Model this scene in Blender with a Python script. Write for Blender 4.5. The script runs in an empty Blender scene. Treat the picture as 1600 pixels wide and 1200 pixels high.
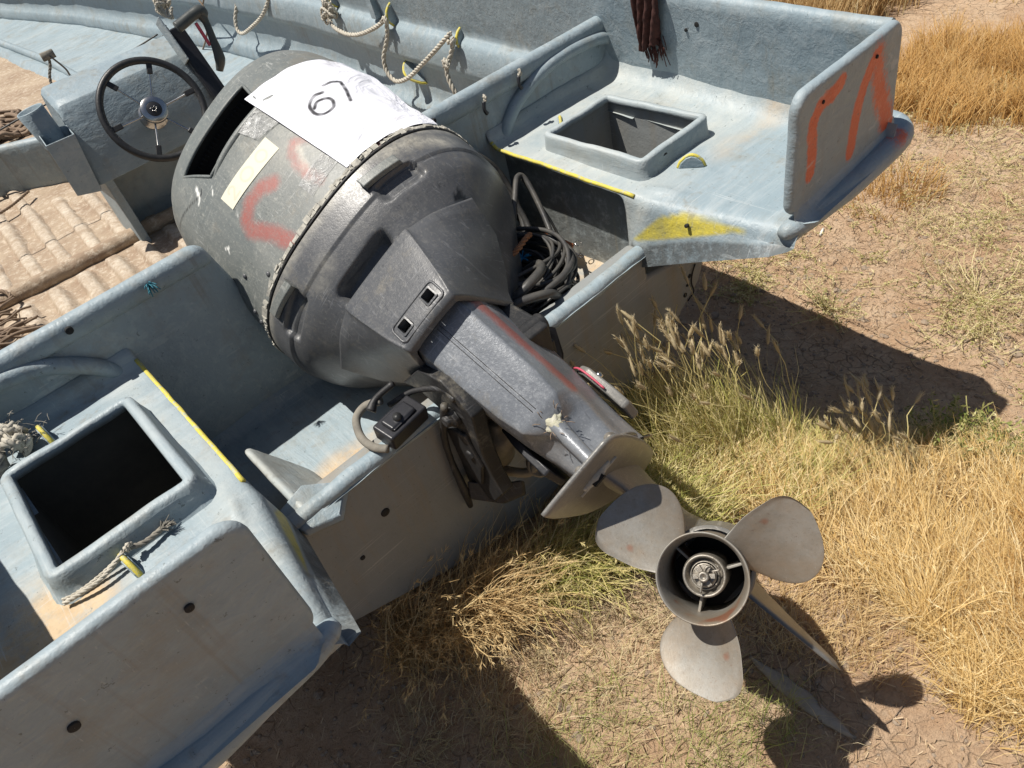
import bpy, math, random
import numpy as np
from mathutils import Vector, Matrix, noise

random.seed(7)
RNG = np.random.default_rng(11)
SC = bpy.context.scene
COL = SC.collection

# ------------------------------------------------------------------ camera
cam = bpy.data.cameras.new('camera')
cam.sensor_width = 36.0
cam.lens = 25.385
cam.clip_start = 0.02
cam.clip_end = 2000
cam_o = bpy.data.objects.new('camera', cam)
COL.objects.link(cam_o)
CAM = Vector((-0.519, 0.0, 1.6))
_r = Vector((0.71581, -0.66991, -0.19706))
_u = Vector((0.57607, 0.40703, 0.70885))
_b = Vector((-0.39466, -0.62092, 0.67728))
cam_o.matrix_world = Matrix(((_r.x, _u.x, _b.x, CAM.x), (_r.y, _u.y, _b.y, CAM.y), (_r.z, _u.z, _b.z, CAM.z), (0, 0, 0, 1)))
SC.camera = cam_o

# ------------------------------------------------------------------ light
SUN_TO = Vector((-0.30, 0.29, 1.0)).normalized()
sun = bpy.data.lights.new('sun', 'SUN')
sun.energy = 5.0
sun.angle = math.radians(0.53)
sun.color = (1.0, 0.945, 0.865)
sun_o = bpy.data.objects.new('sun', sun)
sun_o.rotation_euler = SUN_TO.to_track_quat('Z', 'Y').to_euler()
sun_o.location = (0, 0, 12)
COL.objects.link(sun_o)
world = bpy.data.worlds.new('World')
SC.world = world
world.use_nodes = True
wn = world.node_tree
wn.nodes.clear()
sky = wn.nodes.new('ShaderNodeTexSky')
sky.sky_type = 'NISHITA'
sky.sun_disc = False
sky.sun_elevation = math.asin(SUN_TO.z)
sky.sun_rotation = math.atan2(SUN_TO.x, SUN_TO.y)
sky.dust_density = 1.6
bg = wn.nodes.new('ShaderNodeBackground')
bg.inputs['Strength'].default_value = 0.05
wo = wn.nodes.new('ShaderNodeOutputWorld')
wn.links.new(sky.outputs[0], bg.inputs[0])
wn.links.new(bg.outputs[0], wo.inputs[0])
SC.view_settings.view_transform = 'Standard'
SC.view_settings.look = 'None'
SC.view_settings.gamma = 1.0
SC.view_settings.use_curve_mapping = False
SC.view_settings.exposure = 0.36
SC.cycles.max_bounces = 6
SC.cycles.diffuse_bounces = 3

# ------------------------------------------------------------------ material tools
class NT:
    def __init__(s, name):
        s.m = bpy.data.materials.new(name)
        s.m.use_nodes = True
        s.t = s.m.node_tree
        s.t.nodes.clear()
        s.out = s.t.nodes.new('ShaderNodeOutputMaterial')
        s.tc = s.t.nodes.new('ShaderNodeTexCoord').outputs['Object']
    def n(s, typ, **kw):
        nd = s.t.nodes.new(typ)
        for k, v in kw.items():
            setattr(nd, k, v)
        return nd
    def l(s, a, b):
        s.t.links.new(a, b)
    def put(s, sock, v):
        if isinstance(v, bpy.types.NodeSocket):
            s.l(v, sock)
        elif isinstance(v, (tuple, list)) and len(v) == 3 and sock.type == 'RGBA':
            sock.default_value = (*v, 1)
        else:
            sock.default_value = v
    def attr(s, name, out='Fac'):
        return s.n('ShaderNodeAttribute', attribute_name=name).outputs[out]
    def noise(s, scale, detail=4, rough=.6, vec=None, stretch=None, dist=0):
        nd = s.n('ShaderNodeTexNoise')
        nd.inputs['Scale'].default_value = scale
        nd.inputs['Detail'].default_value = detail
        nd.inputs['Roughness'].default_value = rough
        nd.inputs['Distortion'].default_value = dist
        v = vec or s.tc
        if stretch:
            mp = s.n('ShaderNodeMapping')
            mp.inputs['Scale'].default_value = stretch
            s.l(v, mp.inputs['Vector'])
            v = mp.outputs[0]
        s.l(v, nd.inputs['Vector'])
        return nd.outputs['Fac']
    def vor(s, scale, feature='F1', out='Distance'):
        nd = s.n('ShaderNodeTexVoronoi', feature=feature)
        nd.inputs['Scale'].default_value = scale
        s.l(s.tc, nd.inputs['Vector'])
        return nd.outputs[out]
    def ramp(s, f, a, b, lo=0.0, hi=1.0):
        nd = s.n('ShaderNodeMapRange')
        nd.inputs['From Min'].default_value = a
        nd.inputs['From Max'].default_value = b
        nd.inputs['To Min'].default_value = lo
        nd.inputs['To Max'].default_value = hi
        s.l(f, nd.inputs['Value'])
        return nd.outputs[0]
    def math(s, op, a, b=0.0, clamp=False):
        nd = s.n('ShaderNodeMath', operation=op, use_clamp=clamp)
        s.put(nd.inputs[0], a)
        s.put(nd.inputs[1], b)
        return nd.outputs[0]
    def mix(s, f, a, b):
        nd = s.n('ShaderNodeMix', data_type='RGBA')
        s.put(nd.inputs[0], f)
        s.put(nd.inputs[6], a)
        s.put(nd.inputs[7], b)
        return nd.outputs[2]
    def bump(s, h, dist, strength=1.0, prev=None):
        nd = s.n('ShaderNodeBump')
        nd.inputs['Distance'].default_value = dist
        nd.inputs['Strength'].default_value = strength
        s.l(h, nd.inputs['Height'])
        if prev:
            s.l(prev, nd.inputs['Normal'])
        return nd.outputs[0]
    def pbr(s, color, rough=.5, metal=0.0, normal=None, spec=.5, **kw):
        b = s.n('ShaderNodeBsdfPrincipled')
        s.put(b.inputs['Base Color'], color)
        s.put(b.inputs['Roughness'], rough)
        s.put(b.inputs['Metallic'], metal)
        s.put(b.inputs['Specular IOR Level'], spec)
        for k, v in kw.items():
            s.put(b.inputs[k], v)
        if normal:
            s.l(normal, b.inputs['Normal'])
        s.l(b.outputs[0], s.out.inputs['Surface'])
        return s.m

MT = {}
# hand-painted fibreglass of the boat; masks: stain (sand), yellow, spray, dark (scuffs, also painted shade in well and hatch)
def boat_paint(name, stretch, tone=1.0, bs=.42):
    t = NT(name)
    big = t.noise(2.3, 5, .65)
    mid = t.noise(16, 5, .7)
    brush = t.noise(34, 3, .75, stretch=stretch, dist=.4)
    fine = t.noise(240, 3, .7)
    c = t.mix(t.ramp(big, .3, .72), (.225*tone, .287*tone, .322*tone), (.285*tone, .346*tone, .374*tone))
    c = t.mix(t.ramp(brush, .48, .68, 0, bs), c, (.40*tone, .44*tone, .45*tone))
    c = t.mix(t.ramp(mid, .54, .70, 0, .35), c, (.165, .21, .235))
    grime = t.ramp(t.noise(6, 6, .75), .52, .66, 0, .45)
    c = t.mix(grime, c, (.24, .225, .18))
    st = t.attr('stain')
    stn = t.math('MULTIPLY', st, t.ramp(t.noise(13, 7, .75), .3, .55), True)
    sand = t.mix(t.ramp(mid, .35, .7), (.50, .40, .27), (.42, .29, .16))
    c = t.mix(stn, c, sand)
    chalk = t.math('MULTIPLY', t.attr('chalk'), t.ramp(t.noise(9, 6, .75), .25, .7), True)
    c = t.mix(t.math('MULTIPLY', chalk, .65), c, (.50, .50, .45))
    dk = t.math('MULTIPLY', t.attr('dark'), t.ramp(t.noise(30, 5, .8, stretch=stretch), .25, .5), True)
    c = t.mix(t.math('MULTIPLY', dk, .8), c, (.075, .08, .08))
    ye = t.math('MULTIPLY', t.attr('yellow'), t.ramp(t.noise(45, 5, .8), .22, .4), True)
    c = t.mix(ye, c, t.mix(t.ramp(t.noise(28, 6, .8), .4, .62), (.58, .49, .075), (.40, .36, .10)))
    sp = t.attr('spray')
    spn = t.math('ADD', sp, t.ramp(fine, .3, .7, -.16, .16))
    spn = t.math('ADD', spn, t.math('MULTIPLY', t.ramp(t.noise(55, 5, .8), .38, .62, -.30, .12), t.ramp(sp, .05, .4)))
    spm = t.ramp(spn, .12, .62, 0, .96)
    nd = t.n('ShaderNodeClamp'); t.l(spm, nd.inputs[0])
    c = t.mix(nd.outputs[0], c, t.mix(t.ramp(fine, .3, .7), (.56, .105, .04), (.64, .15, .07)))
    for sv in ((240, 5, 60), (9, 300, 40)):
        scr = t.ramp(t.noise(1.0, 3, .6, stretch=sv, dist=.3), .645, .67, 0, .32)
        c = t.mix(t.math('MULTIPLY', scr, t.ramp(t.noise(4, 3, .6), .48, .6), True), c, (.50, .53, .53))
    drip = t.math('MULTIPLY', t.ramp(t.noise(1.0, 4, .6, stretch=(38, 38, 1.2)), .56, .68, 0, .5), t.ramp(t.noise(3, 3, .6), .45, .6), True)
    c = t.mix(drip, c, (.20, .185, .15))
    chips = t.ramp(t.noise(75, 4, .8), .645, .67, 0, .75)
    c = t.mix(chips, c, (.10, .12, .12))
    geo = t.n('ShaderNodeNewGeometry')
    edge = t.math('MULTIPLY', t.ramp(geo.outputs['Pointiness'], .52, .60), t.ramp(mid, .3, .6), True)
    c = t.mix(t.math('MULTIPLY', edge, .55), c, (.55, .57, .55))  # convex edges painted lighter: edge highlights as well as worn paint
    nrm = t.bump(mid, .004, .7)
    nrm = t.bump(brush, .0022, 1.0, nrm)
    nrm = t.bump(fine, .0005, .5, nrm)
    rg = t.math('ADD', t.ramp(brush, .3, .8, .42, .62), t.math('MULTIPLY', stn, .3), True)
    return t.pbr(c, rg, 0, nrm, .38)
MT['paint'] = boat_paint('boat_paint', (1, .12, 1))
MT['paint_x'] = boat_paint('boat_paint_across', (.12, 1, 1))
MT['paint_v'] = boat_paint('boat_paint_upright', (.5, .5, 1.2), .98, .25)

def dull_hull():
    t = NT('hull_gelcoat')
    big = t.noise(3, 6, .7)
    st = t.noise(18, 4, .7, stretch=(1, 1, .12))
    c = t.mix(t.ramp(big, .3, .7), (.255, .270, .268), (.20, .210, .205))
    c = t.mix(t.ramp(st, .48, .66, 0, .55), c, (.25, .215, .165))
    c = t.mix(t.math('MULTIPLY', t.ramp(t.noise(1.0, 3, .6, stretch=(5, 60, 260), dist=.3), .62, .65, 0, .6), t.ramp(t.noise(5, 3, .6), .45, .6), True), c, (.38, .38, .36))
    c = t.mix(t.ramp(t.noise(120, 3, .8), .66, .70, 0, .6), c, (.06, .055, .05))
    c = t.mix(t.attr('dark'), c, (.03, .028, .026))
    return t.pbr(c, .6, 0, t.bump(t.noise(25, 5, .7), .003, .6), .3)
MT['hull'] = dull_hull()

def cowl_mat(name, c1, c2, wear, rough, chalky=.25, metal=0.0):
    t = NT(name)
    big = t.noise(3.2, 6, .7)
    streak = t.noise(26, 5, .75, stretch=(1.6, 1, .12))
    fine = t.noise(330, 2, .6)
    speck = t.noise(150, 3, .8)
    c = t.mix(t.ramp(big, .3, .7), c1, c2)
    c = t.mix(t.ramp(streak, .5, .82, 0, .35), c, wear)
    c = t.mix(t.ramp(speck, .54, .68, 0, chalky), c, wear)
    c = t.mix(t.ramp(t.noise(20, 6, .85), .56, .64, 0, chalky*.9), c, wear)
    c = t.mix(t.ramp(t.noise(55, 5, .8, stretch=(1, 1, .25)), .60, .66, 0, .4), c, tuple(x*.45 for x in c1))
    c = t.mix(t.ramp(t.noise(7, 7, .8), .56, .66, 0, .45), c, (.20, .18, .14))
    for sv in ((200, 8, 30), (14, 30, 260)):
        scr = t.ramp(t.noise(1.0, 3, .6, stretch=sv, dist=.4), .625, .65, 0, .55)
        c = t.mix(t.math('MULTIPLY', scr, t.ramp(t.noise(5, 3, .6), .46, .6), True), c, tuple(min(.6, x*1.7+.05) for x in c2))
    gl = t.math('MULTIPLY', t.attr('glue'), t.ramp(t.noise(42, 5, .8), .28, .62), True)
    c = t.mix(gl, c, (.40, .38, .32))
    sp = t.math('ADD', t.attr('spray'), t.ramp(fine, .3, .7, -.14, .14))
    sp = t.math('ADD', sp, t.math('MULTIPLY', t.ramp(t.noise(38, 5, .8), .38, .62, -.22, .08), t.ramp(t.attr('spray'), .05, .4)))
    spm = t.n('ShaderNodeClamp'); t.l(t.ramp(sp, .1, .95, 0, .78), spm.inputs[0])
    c = t.mix(spm.outputs[0], c, t.mix(t.ramp(speck, .3, .7), (.34, .075, .055), (.27, .10, .085)))
    c = t.mix(t.attr('white'), c, (.72, .72, .68))
    c = t.mix(t.attr('dark'), c, (.012, .012, .012))
    nrm = t.bump(big, .004, .25)
    nrm = t.bump(speck, .0007, .5, nrm)
    nrm = t.bump(fine, .0003, .6, nrm)
    return t.pbr(c, t.ramp(speck, .3, .8, rough - .08, rough + .12), metal, nrm, .45)
MT['cowl'] = cowl_mat('faded_cowl_paint', (.105, .122, .120), (.185, .190, .178), (.33, .33, .29), .46, .45)
MT['pan'] = cowl_mat('charcoal_pan_paint', (.058, .062, .068), (.098, .101, .106), (.18, .175, .16), .38, .35)
MT['leg'] = cowl_mat('dull_leg_paint', (.145, .158, .176), (.215, .230, .248), (.36, .375, .39), .33, .35, .2)
MT['gearcase'] = cowl_mat('grey_gearcase_paint', (.14, .14, .135), (.21, .205, .19), (.33, .31, .27), .4, .4, .2)
MT['bracket'] = cowl_mat('greasy_black_metal', (.010, .011, .012), (.022, .022, .023), (.075, .068, .058), .55, .2)

def prop_mat():
    t = NT('weathered_propeller_metal')
    big = t.noise(9, 6, .75)
    sp = t.noise(70, 5, .85)
    sp2 = t.noise(190, 3, .8)
    fine = t.noise(420, 2, .6)
    c = t.mix(t.ramp(big, .38, .62), (.29, .278, .25), (.195, .182, .155))
    c = t.mix(t.ramp(t.noise(5, 6, .7), .45, .62, 0, .6), c, (.26, .195, .13))
    c = t.mix(t.ramp(sp2, .58, .68, 0, .4), c, (.16, .13, .10))
    c = t.mix(t.ramp(sp, .62, .67, 0, .65), c, (.14, .08, .05))
    c = t.mix(t.ramp(t.noise(17, 2, .5), .63, .70, 0, .8), c, (.22, .085, .045))
    c = t.mix(t.ramp(t.noise(60, 6, .9), .62, .67, 0, .35), c, (.52, .51, .48))
    return t.pbr(c, t.ramp(sp, .3, .7, .40, .62), .35, t.bump(sp, .0005, .5, t.bump(sp2, .0003, .5, t.bump(fine, .0002, .5))), .5)
MT['prop'] = prop_mat()

def simple(name, a, b, scale=20, rough=.6, metal=0.0, bumpd=.001, spec=.4, **kw):
    t = NT(name)
    nz = t.noise(scale, 5, .7)
    c = t.mix(t.ramp(nz, .32, .68), a, b)
    return t.pbr(c, rough, metal, t.bump(t.noise(scale*3, 4, .7), bumpd, .6), spec, **kw)
MT['rope'] = simple('off_white_rope', (.52, .49, .42), (.36, .33, .27), 60, .9)
MT['old_rope'] = simple('dirty_grey_rope', (.26, .24, .20), (.15, .14, .12), 40, .95)
MT['twine'] = simple('brown_twine', (.27, .20, .14), (.17, .12, .085), 40, .95)
MT['hose'] = simple('black_hose_rubber', (.035, .036, .038), (.085, .08, .07), 25, .45)
MT['rubber'] = simple('black_rubber', (.018, .019, .02), (.032, .032, .032), 60, .42)
MT['plastic'] = simple('black_plastic', (.014, .015, .018), (.03, .03, .034), 15, .35)
MT['handle'] = simple('dark_olive_plastic', (.05, .056, .054), (.075, .08, .075), 15, .4)
MT['pink'] = simple('faded_red_plastic', (.40, .05, .09), (.5, .09, .13), 20, .5)
MT['chrome'] = simple('dull_stainless_steel', (.55, .55, .54), (.42, .41, .39), 35, .26, 1.0, .0002)
MT['corroded'] = simple('corroded_nut_metal', (.36, .34, .30), (.22, .19, .15), 140, .5, .7, .0008)
def worn_yellow():
    t = NT('worn_yellow_paint')
    c = t.mix(t.ramp(t.noise(30, 5, .7), .35, .65), (.66, .55, .07), (.48, .42, .10))
    c = t.mix(t.ramp(t.noise(85, 6, .85), .53, .60, 0, .9), c, (.34, .39, .38))
    return t.pbr(c, .6, 0, t.bump(t.noise(120, 4, .8), .0015, .8), .3)
MT['yellow'] = worn_yellow()
MT['rust'] = simple('rust_brown_cloth', (.085, .030, .022), (.035, .014, .012), 70, .95)
MT['orange'] = simple('orange_tape', (.34, .12, .045), (.22, .07, .03), 60, .6)
MT['copper_rope'] = simple('orange_brown_rope', (.36, .17, .08), (.22, .10, .05), 60, .9)
MT['blue_thread'] = simple('blue_nylon_thread', (.03, .28, .50), (.05, .38, .6), 60, .6)
MT['teal_thread'] = simple('teal_nylon_thread', (.02, .13, .18), (.03, .2, .26), 60, .6)
MT['beige'] = simple('greasy_beige_plastic', (.28, .26, .21), (.17, .15, .12), 30, .5)
MT['white_chip'] = simple('white_residue', (.68, .67, .62), (.5, .48, .42), 60, .8)
MT['void'] = simple('dark_inside', (.012, .012, .012), (.02, .02, .02), 10, .8)
MT['inner'] = simple('hatch_shade_paint', (.05, .05, .045), (.09, .085, .07), 12, .7)  # port hatch inside, its shade put into the colour
MT['seal'] = simple('peeling_seal', (.52, .50, .43), (.27, .26, .23), 70, .85, 0, .002)
MT['nest'] = simple('mud_and_lichen', (.52, .50, .43), (.33, .33, .20), 50, .95, 0, .003)
MT['dead_leaf'] = simple('grey_dead_leaf', (.36, .32, .26), (.24, .21, .17), 30, .85, 0, .003)
MT['pebble'] = simple('pale_pebble', (.30, .235, .17), (.20, .15, .11), 30, .9)
MT['fluff'] = simple('grey_frayed_fibre', (.30, .28, .24), (.12, .115, .10), 30, .95)

def canvas():
    t = NT('sandy_canvas')
    big = t.noise(5, 6, .75)
    c = t.mix(t.ramp(big, .35, .65), (.28, .205, .145), (.40, .32, .235))
    c = t.mix(t.attr('worn'), c, t.mix(t.ramp(t.noise(50, 5, .8), .4, .6), (.60, .54, .45), (.40, .32, .24)))
    c = t.mix(t.ramp(t.noise(38, 6, .8), .5, .66, 0, .7), c, (.60, .53, .43))
    c = t.mix(t.ramp(t.noise(20, 6, .8), .6, .75, 0, .55), c, (.22, .15, .10))
    return t.pbr(c, .92, 0, t.bump(t.noise(95, 4, .8), .004, .8, t.bump(t.noise(24, 5, .7), .012, .7)), .2)
MT['canvas'] = canvas()

def soil():
    t = NT('dry_soil')
    big = t.noise(1.1, 6, .65)
    mid = t.noise(9, 7, .75)
    fine = t.noise(70, 6, .8)
    cl = t.vor(34)
    c = t.mix(t.ramp(big, .35, .65), (.39, .250, .150), (.50, .355, .230))
    c = t.mix(t.ramp(mid, .42, .68, 0, .7), c, (.58, .45, .315))
    c = t.mix(t.ramp(fine, .5, .68, 0, .6), c, (.25, .17, .115))
    c = t.mix(t.ramp(cl, .0, .25, .35, 0), c, (.42, .34, .25))
    crack = t.n('ShaderNodeTexVoronoi', feature='DISTANCE_TO_EDGE')
    crack.inputs['Scale'].default_value = 22
    mp = t.n('ShaderNodeVectorMath', operation='ADD')
    nn = t.n('ShaderNodeTexNoise'); nn.inputs['Scale'].default_value = 14; t.l(t.tc, nn.inputs['Vector'])
    sc = t.n('ShaderNodeVectorMath', operation='SCALE'); sc.inputs['Scale'].default_value = .06
    t.l(nn.outputs['Color'], sc.inputs[0]); t.l(t.tc, mp.inputs[0]); t.l(sc.outputs[0], mp.inputs[1])
    t.l(mp.outputs[0], crack.inputs['Vector'])
    cr = t.ramp(crack.outputs['Distance'], .0, .035, 1, 0)
    crm = t.math('MULTIPLY', cr, t.ramp(t.noise(2.2, 3, .6), .46, .6), True)
    c = t.mix(t.math('MULTIPLY', crm, .35), c, (.06, .035, .025))
    h = t.math('SUBTRACT', mid, t.math('MULTIPLY', crm, .3))
    nrm = t.bump(h, .03, .8)
    nrm = t.bump(fine, .008, .9, nrm)
    return t.pbr(c, .95, 0, nrm, .15)
MT['soil'] = soil()

def grass_mat(name, cols):
    t = NT(name)
    v = t.attr('gv')
    cr = t.n('ShaderNodeValToRGB')
    el = cr.color_ramp.elements
    el[0].position = 0; el[0].color = (*cols[0], 1)
    el[1].position = 1; el[1].color = (*cols[-1], 1)
    for i, c in enumerate(cols[1:-1]):
        e = el.new((i + 1) / (len(cols) - 1)); e.color = (*c, 1)
    t.l(v, cr.inputs[0])
    c = cr.outputs[0]
    d = t.n('ShaderNodeBsdfPrincipled')
    t.l(c, d.inputs['Base Color']); d.inputs['Roughness'].default_value = .55
    d.inputs['Specular IOR Level'].default_value = .35
    tr = t.n('ShaderNodeBsdfTranslucent'); t.l(c, tr.inputs[0])
    mx = t.n('ShaderNodeMixShader'); mx.inputs[0].default_value = .3
    t.l(d.outputs[0], mx.inputs[1]); t.l(tr.outputs[0], mx.inputs[2])
    t.l(mx.outputs[0], t.out.inputs['Surface'])
    return t.m
MT['g_gold'] = grass_mat('golden_dry_grass', [(.32, .18, .055), (.56, .37, .13), (.72, .53, .24), (.78, .66, .40)])
MT['g_orange'] = grass_mat('orange_dry_grass', [(.40, .22, .065), (.55, .33, .11), (.64, .45, .20)])
MT['g_straw'] = grass_mat('pale_straw', [(.36, .25, .12), (.55, .43, .24), (.66, .56, .36), (.52, .45, .2)])
MT['g_brown'] = grass_mat('brown_straw', [(.30, .18, .08), (.54, .37, .17), (.70, .55, .30)])
MT['g_mix'] = grass_mat('half_green_grass', [(.22, .26, .07), (.40, .40, .11), (.62, .53, .21), (.72, .62, .34)])
MT['g_green'] = grass_mat('green_grass', [(.12, .165, .035), (.24, .28, .07), (.40, .39, .14), (.56, .49, .25)])
MT['g_weed'] = grass_mat('yellow_green_weed', [(.26, .28, .08), (.45, .43, .16), (.60, .52, .27), (.66, .56, .34)])
MT['g_litter'] = grass_mat('dry_litter', [(.24, .15, .09), (.46, .33, .20), (.64, .50, .32)])
MT['seed'] = grass_mat('foxtail_seed', [(.52, .42, .24), (.66, .57, .38)])

def paper():
    t = NT('creased_white_paper')
    c = t.mix(t.ramp(t.noise(8, 3, .5), .3, .7), (.76, .77, .82), (.68, .69, .75))
    c = t.mix(t.ramp(t.noise(11, 7, .8), .55, .7, 0, .35), c, (.55, .52, .46))
    c = t.mix(t.attr('ink'), c, (.035, .035, .04))
    return t.pbr(c, .7, 0, t.bump(t.noise(7, 4, .55, dist=1.5), .020, .8), .3)
MT['paper'] = paper()
def sticker():
    t = NT('yellowed_label')
    c = t.mix(t.attr('ink'), (.62, .60, .48), (.50, .485, .38))
    c = t.mix(t.ramp(t.noise(60, 5, .8), .6, .75, 0, .4), c, (.48, .45, .34))
    return t.pbr(c, .6, 0, None, .3)
MT['sticker'] = sticker()
def tape():
    t = NT('clear_packing_tape')
    nrm = t.bump(t.noise(28, 5, .7, dist=2.5), .012, 1.0)
    d = t.n('ShaderNodeBsdfPrincipled')
    d.inputs['Base Color'].default_value = (.8, .8, .78, 1)
    d.inputs['Roughness'].default_value = .15
    d.inputs['Specular IOR Level'].default_value = .8
    t.l(nrm, d.inputs['Normal'])
    tr = t.n('ShaderNodeBsdfTransparent')
    mx = t.n('ShaderNodeMixShader')
    t.l(t.ramp(t.noise(33, 5, .8, dist=2), .42, .62, .22, .75), mx.inputs[0])
    t.l(tr.outputs[0], mx.inputs[1]); t.l(d.outputs[0], mx.inputs[2])
    t.l(mx.outputs[0], t.out.inputs['Surface'])
    return t.m
MT['tape'] = tape()
# ------------------------------------------------------------------ geometry tools
WM = {}
def wmat(o):
    return WM.get(o.name, o.matrix_basis)

def mesh_obj(name, verts, faces, mat, parent=None, smooth=True, attrs=None, local=False, origin=None):
    """verts in world metres (or in the parent's frame when local=True)"""
    v = np.asarray(verts, dtype=np.float64).reshape(-1, 3)
    me = bpy.data.meshes.new(name)
    off = np.zeros(3)
    if parent is None:
        off = np.array([(v[:, 0].min()+v[:, 0].max())/2, (v[:, 1].min()+v[:, 1].max())/2, v[:, 2].min()]) if origin is None else np.array(origin)
    me.from_pydata((v - off).tolist(), [], faces)
    if attrs:
        for k, a in attrs.items():
            at = me.attributes.new(k, 'FLOAT', 'POINT')
            at.data.foreach_set('value', np.asarray(a, dtype=np.float32))
    if smooth:
        me.polygons.foreach_set('use_smooth', [True]*len(me.polygons))
    me.materials.append(mat)
    me.update()
    o = bpy.data.objects.new(name, me)
    COL.objects.link(o)
    if parent is not None:
        o.parent = parent
        if not local:
            o.matrix_parent_inverse = wmat(parent).inverted()
            WM[o.name] = Matrix.Identity(4)
    else:
        o.location = off
    return o

def tag(o, label=None, cat=None, group=None, kind=None):
    if label: o['label'] = label
    if cat: o['category'] = cat
    if group: o['group'] = group
    if kind: o['kind'] = kind
    return o

def thing(name, label, cat, loc, group=None):
    o = bpy.data.objects.new(name, None)
    o.empty_display_size = .1
    o.location = loc
    COL.objects.link(o)
    return tag(o, label, cat, group)

def grid_faces(nu, nv, cu=False, cv=False, flip=False):
    f = []
    for i in range(nu if cu else nu-1):
        for j in range(nv if cv else nv-1):
            a = i*nv+j; b = ((i+1) % nu)*nv+j; c = ((i+1) % nu)*nv+(j+1) % nv; d = i*nv+(j+1) % nv
            f.append((a, d, c, b) if flip else (a, b, c, d))
    return f

def catmull(pts, n=8):
    P = [np.array(p, float) for p in pts]
    P = [2*P[0]-P[1]] + P + [2*P[-1]-P[-2]]
    out = []
    for i in range(1, len(P)-2):
        for k in range(n):
            t = k/n
            out.append(.5*((2*P[i]) + (-P[i-1]+P[i+1])*t + (2*P[i-1]-5*P[i]+4*P[i+1]-P[i+2])*t*t + (-P[i-1]+3*P[i]-3*P[i+1]+P[i+2])*t**3))
    out.append(P[-2])
    return np.array(out)

def frames(P):
    T = np.gradient(P, axis=0)
    T /= np.linalg.norm(T, axis=1)[:, None]+1e-12
    up = np.array([0, 0, 1.]) if abs(T[0][2]) < .9 else np.array([1., 0, 0])
    A = []
    a = np.cross(T[0], up); a /= np.linalg.norm(a)
    for t in T:
        a = a - (a@t)*t
        a /= np.linalg.norm(a)+1e-12
        A.append(a.copy())
    A = np.array(A)
    return T, A, np.cross(T, A)

def tube_vf(pts, r, sides=8, smooth=8, cap=True, base=0):
    P = catmull(pts, smooth) if smooth else np.array(pts, float)
    T, A, B = frames(P)
    n = len(P)
    if callable(r):
        R = np.array([r(i/(n-1)) for i in range(n)])
    elif isinstance(r, (list, tuple, np.ndarray)):
        R = np.interp(np.linspace(0, 1, n), np.linspace(0, 1, len(r)), r)
    else:
        R = np.full(n, r)
    th = np.linspace(0, 2*math.pi, sides, endpoint=False)
    V = P[:, None] + R[:, None, None]*(np.cos(th)[None, :, None]*A[:, None] + np.sin(th)[None, :, None]*B[:, None])
    V = V.reshape(-1, 3)
    F = [tuple(base+k for k in f) for f in grid_faces(n, sides, cv=True)]
    if cap:
        F.append(tuple(base+k for k in range(sides))[::1])
        F.append(tuple(base+(n-1)*sides+k for k in range(sides))[::-1])
    return V, F

class MB:
    def __init__(s): s.v = []; s.f = []; s.k = 0
    def add(s, V, F):
        V = np.asarray(V, float).reshape(-1, 3)
        s.v.append(V); s.f += [tuple(i+s.k for i in f) for f in F]; s.k += len(V)
        return s
    def tube(s, pts, r, sides=8, smooth=8, cap=True):
        return s.add(*tube_vf(pts, r, sides, smooth, cap))
    def box(s, c, size, rot=None):
        c = np.array(c, float); h = np.array(size, float)/2
        V = np.array([[x, y, z] for x in (-1, 1) for y in (-1, 1) for z in (-1, 1)])*h
        if rot is not None:
            V = V@np.array(rot).T
        return s.add(V+c, [(0, 1, 3, 2), (4, 6, 7, 5), (0, 4, 5, 1), (2, 3, 7, 6), (0, 2, 6, 4), (1, 5, 7, 3)])
    def prism(s, poly, ext):
        """polygon (list of 3D points) extruded by ext"""
        P = np.array(poly, float); n = len(P)
        return s.add(np.vstack([P, P+np.array(ext, float)]), [tuple(range(n))[::-1], tuple(range(n, 2*n))] + [(i, (i+1) % n, (i+1) % n+n, i+n) for i in range(n)])
    def lathe(s, c, axis, prof, sides=32, close=False):
        """prof: list of (along, radius)"""
        ax = np.array(axis, float); ax /= np.linalg.norm(ax)
        up = np.array([0, 0, 1.]) if abs(ax[2]) < .9 else np.array([1., 0, 0])
        a = np.cross(ax, up); a /= np.linalg.norm(a); b = np.cross(ax, a)
        th = np.linspace(0, 2*math.pi, sides, endpoint=False)
        V = []
        for h, r in prof:
            for q in th:
                V.append(np.array(c)+ax*h+r*(math.cos(q)*a+math.sin(q)*b))
        F = grid_faces(len(prof), sides, cv=True)
        if close:
            F.append(tuple(range(sides))); F.append(tuple((len(prof)-1)*sides+k for k in range(sides))[::-1])
        return s.add(V, F)
    def rope(s, pts, r, sides=5, smooth=10, pitch=None, strands=3):
        P = catmull(pts, smooth)
        d = np.r_[0, np.cumsum(np.linalg.norm(np.diff(P, axis=0), axis=1))]
        L = d[-1]; n = max(8, int(L/(r*1.1)))
        q = np.linspace(0, L, n)
        P = np.stack([np.interp(q, d, P[:, k]) for k in range(3)], 1)
        T, A, B = frames(P)
        pitch = pitch or r*7
        for k in range(strands):
            ph = q/pitch*2*math.pi + k*2*math.pi/strands
            S_ = P + r*.52*(np.cos(ph)[:, None]*A+np.sin(ph)[:, None]*B)
            s.add(*tube_vf(S_, r*.56, sides, 0))
        return s
    def build(s, name, mat, parent=None, smooth=True, bevel=0, seg=2, auto=None, **kw):
        o = mesh_obj(name, np.vstack(s.v), s.f, mat, parent, smooth, **kw)
        if bevel:
            m = o.modifiers.new('bevel', 'BEVEL'); m.width = bevel; m.segments = seg; m.limit_method = 'ANGLE'; m.angle_limit = math.radians(35)
            m.harden_normals = True
        return o

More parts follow.
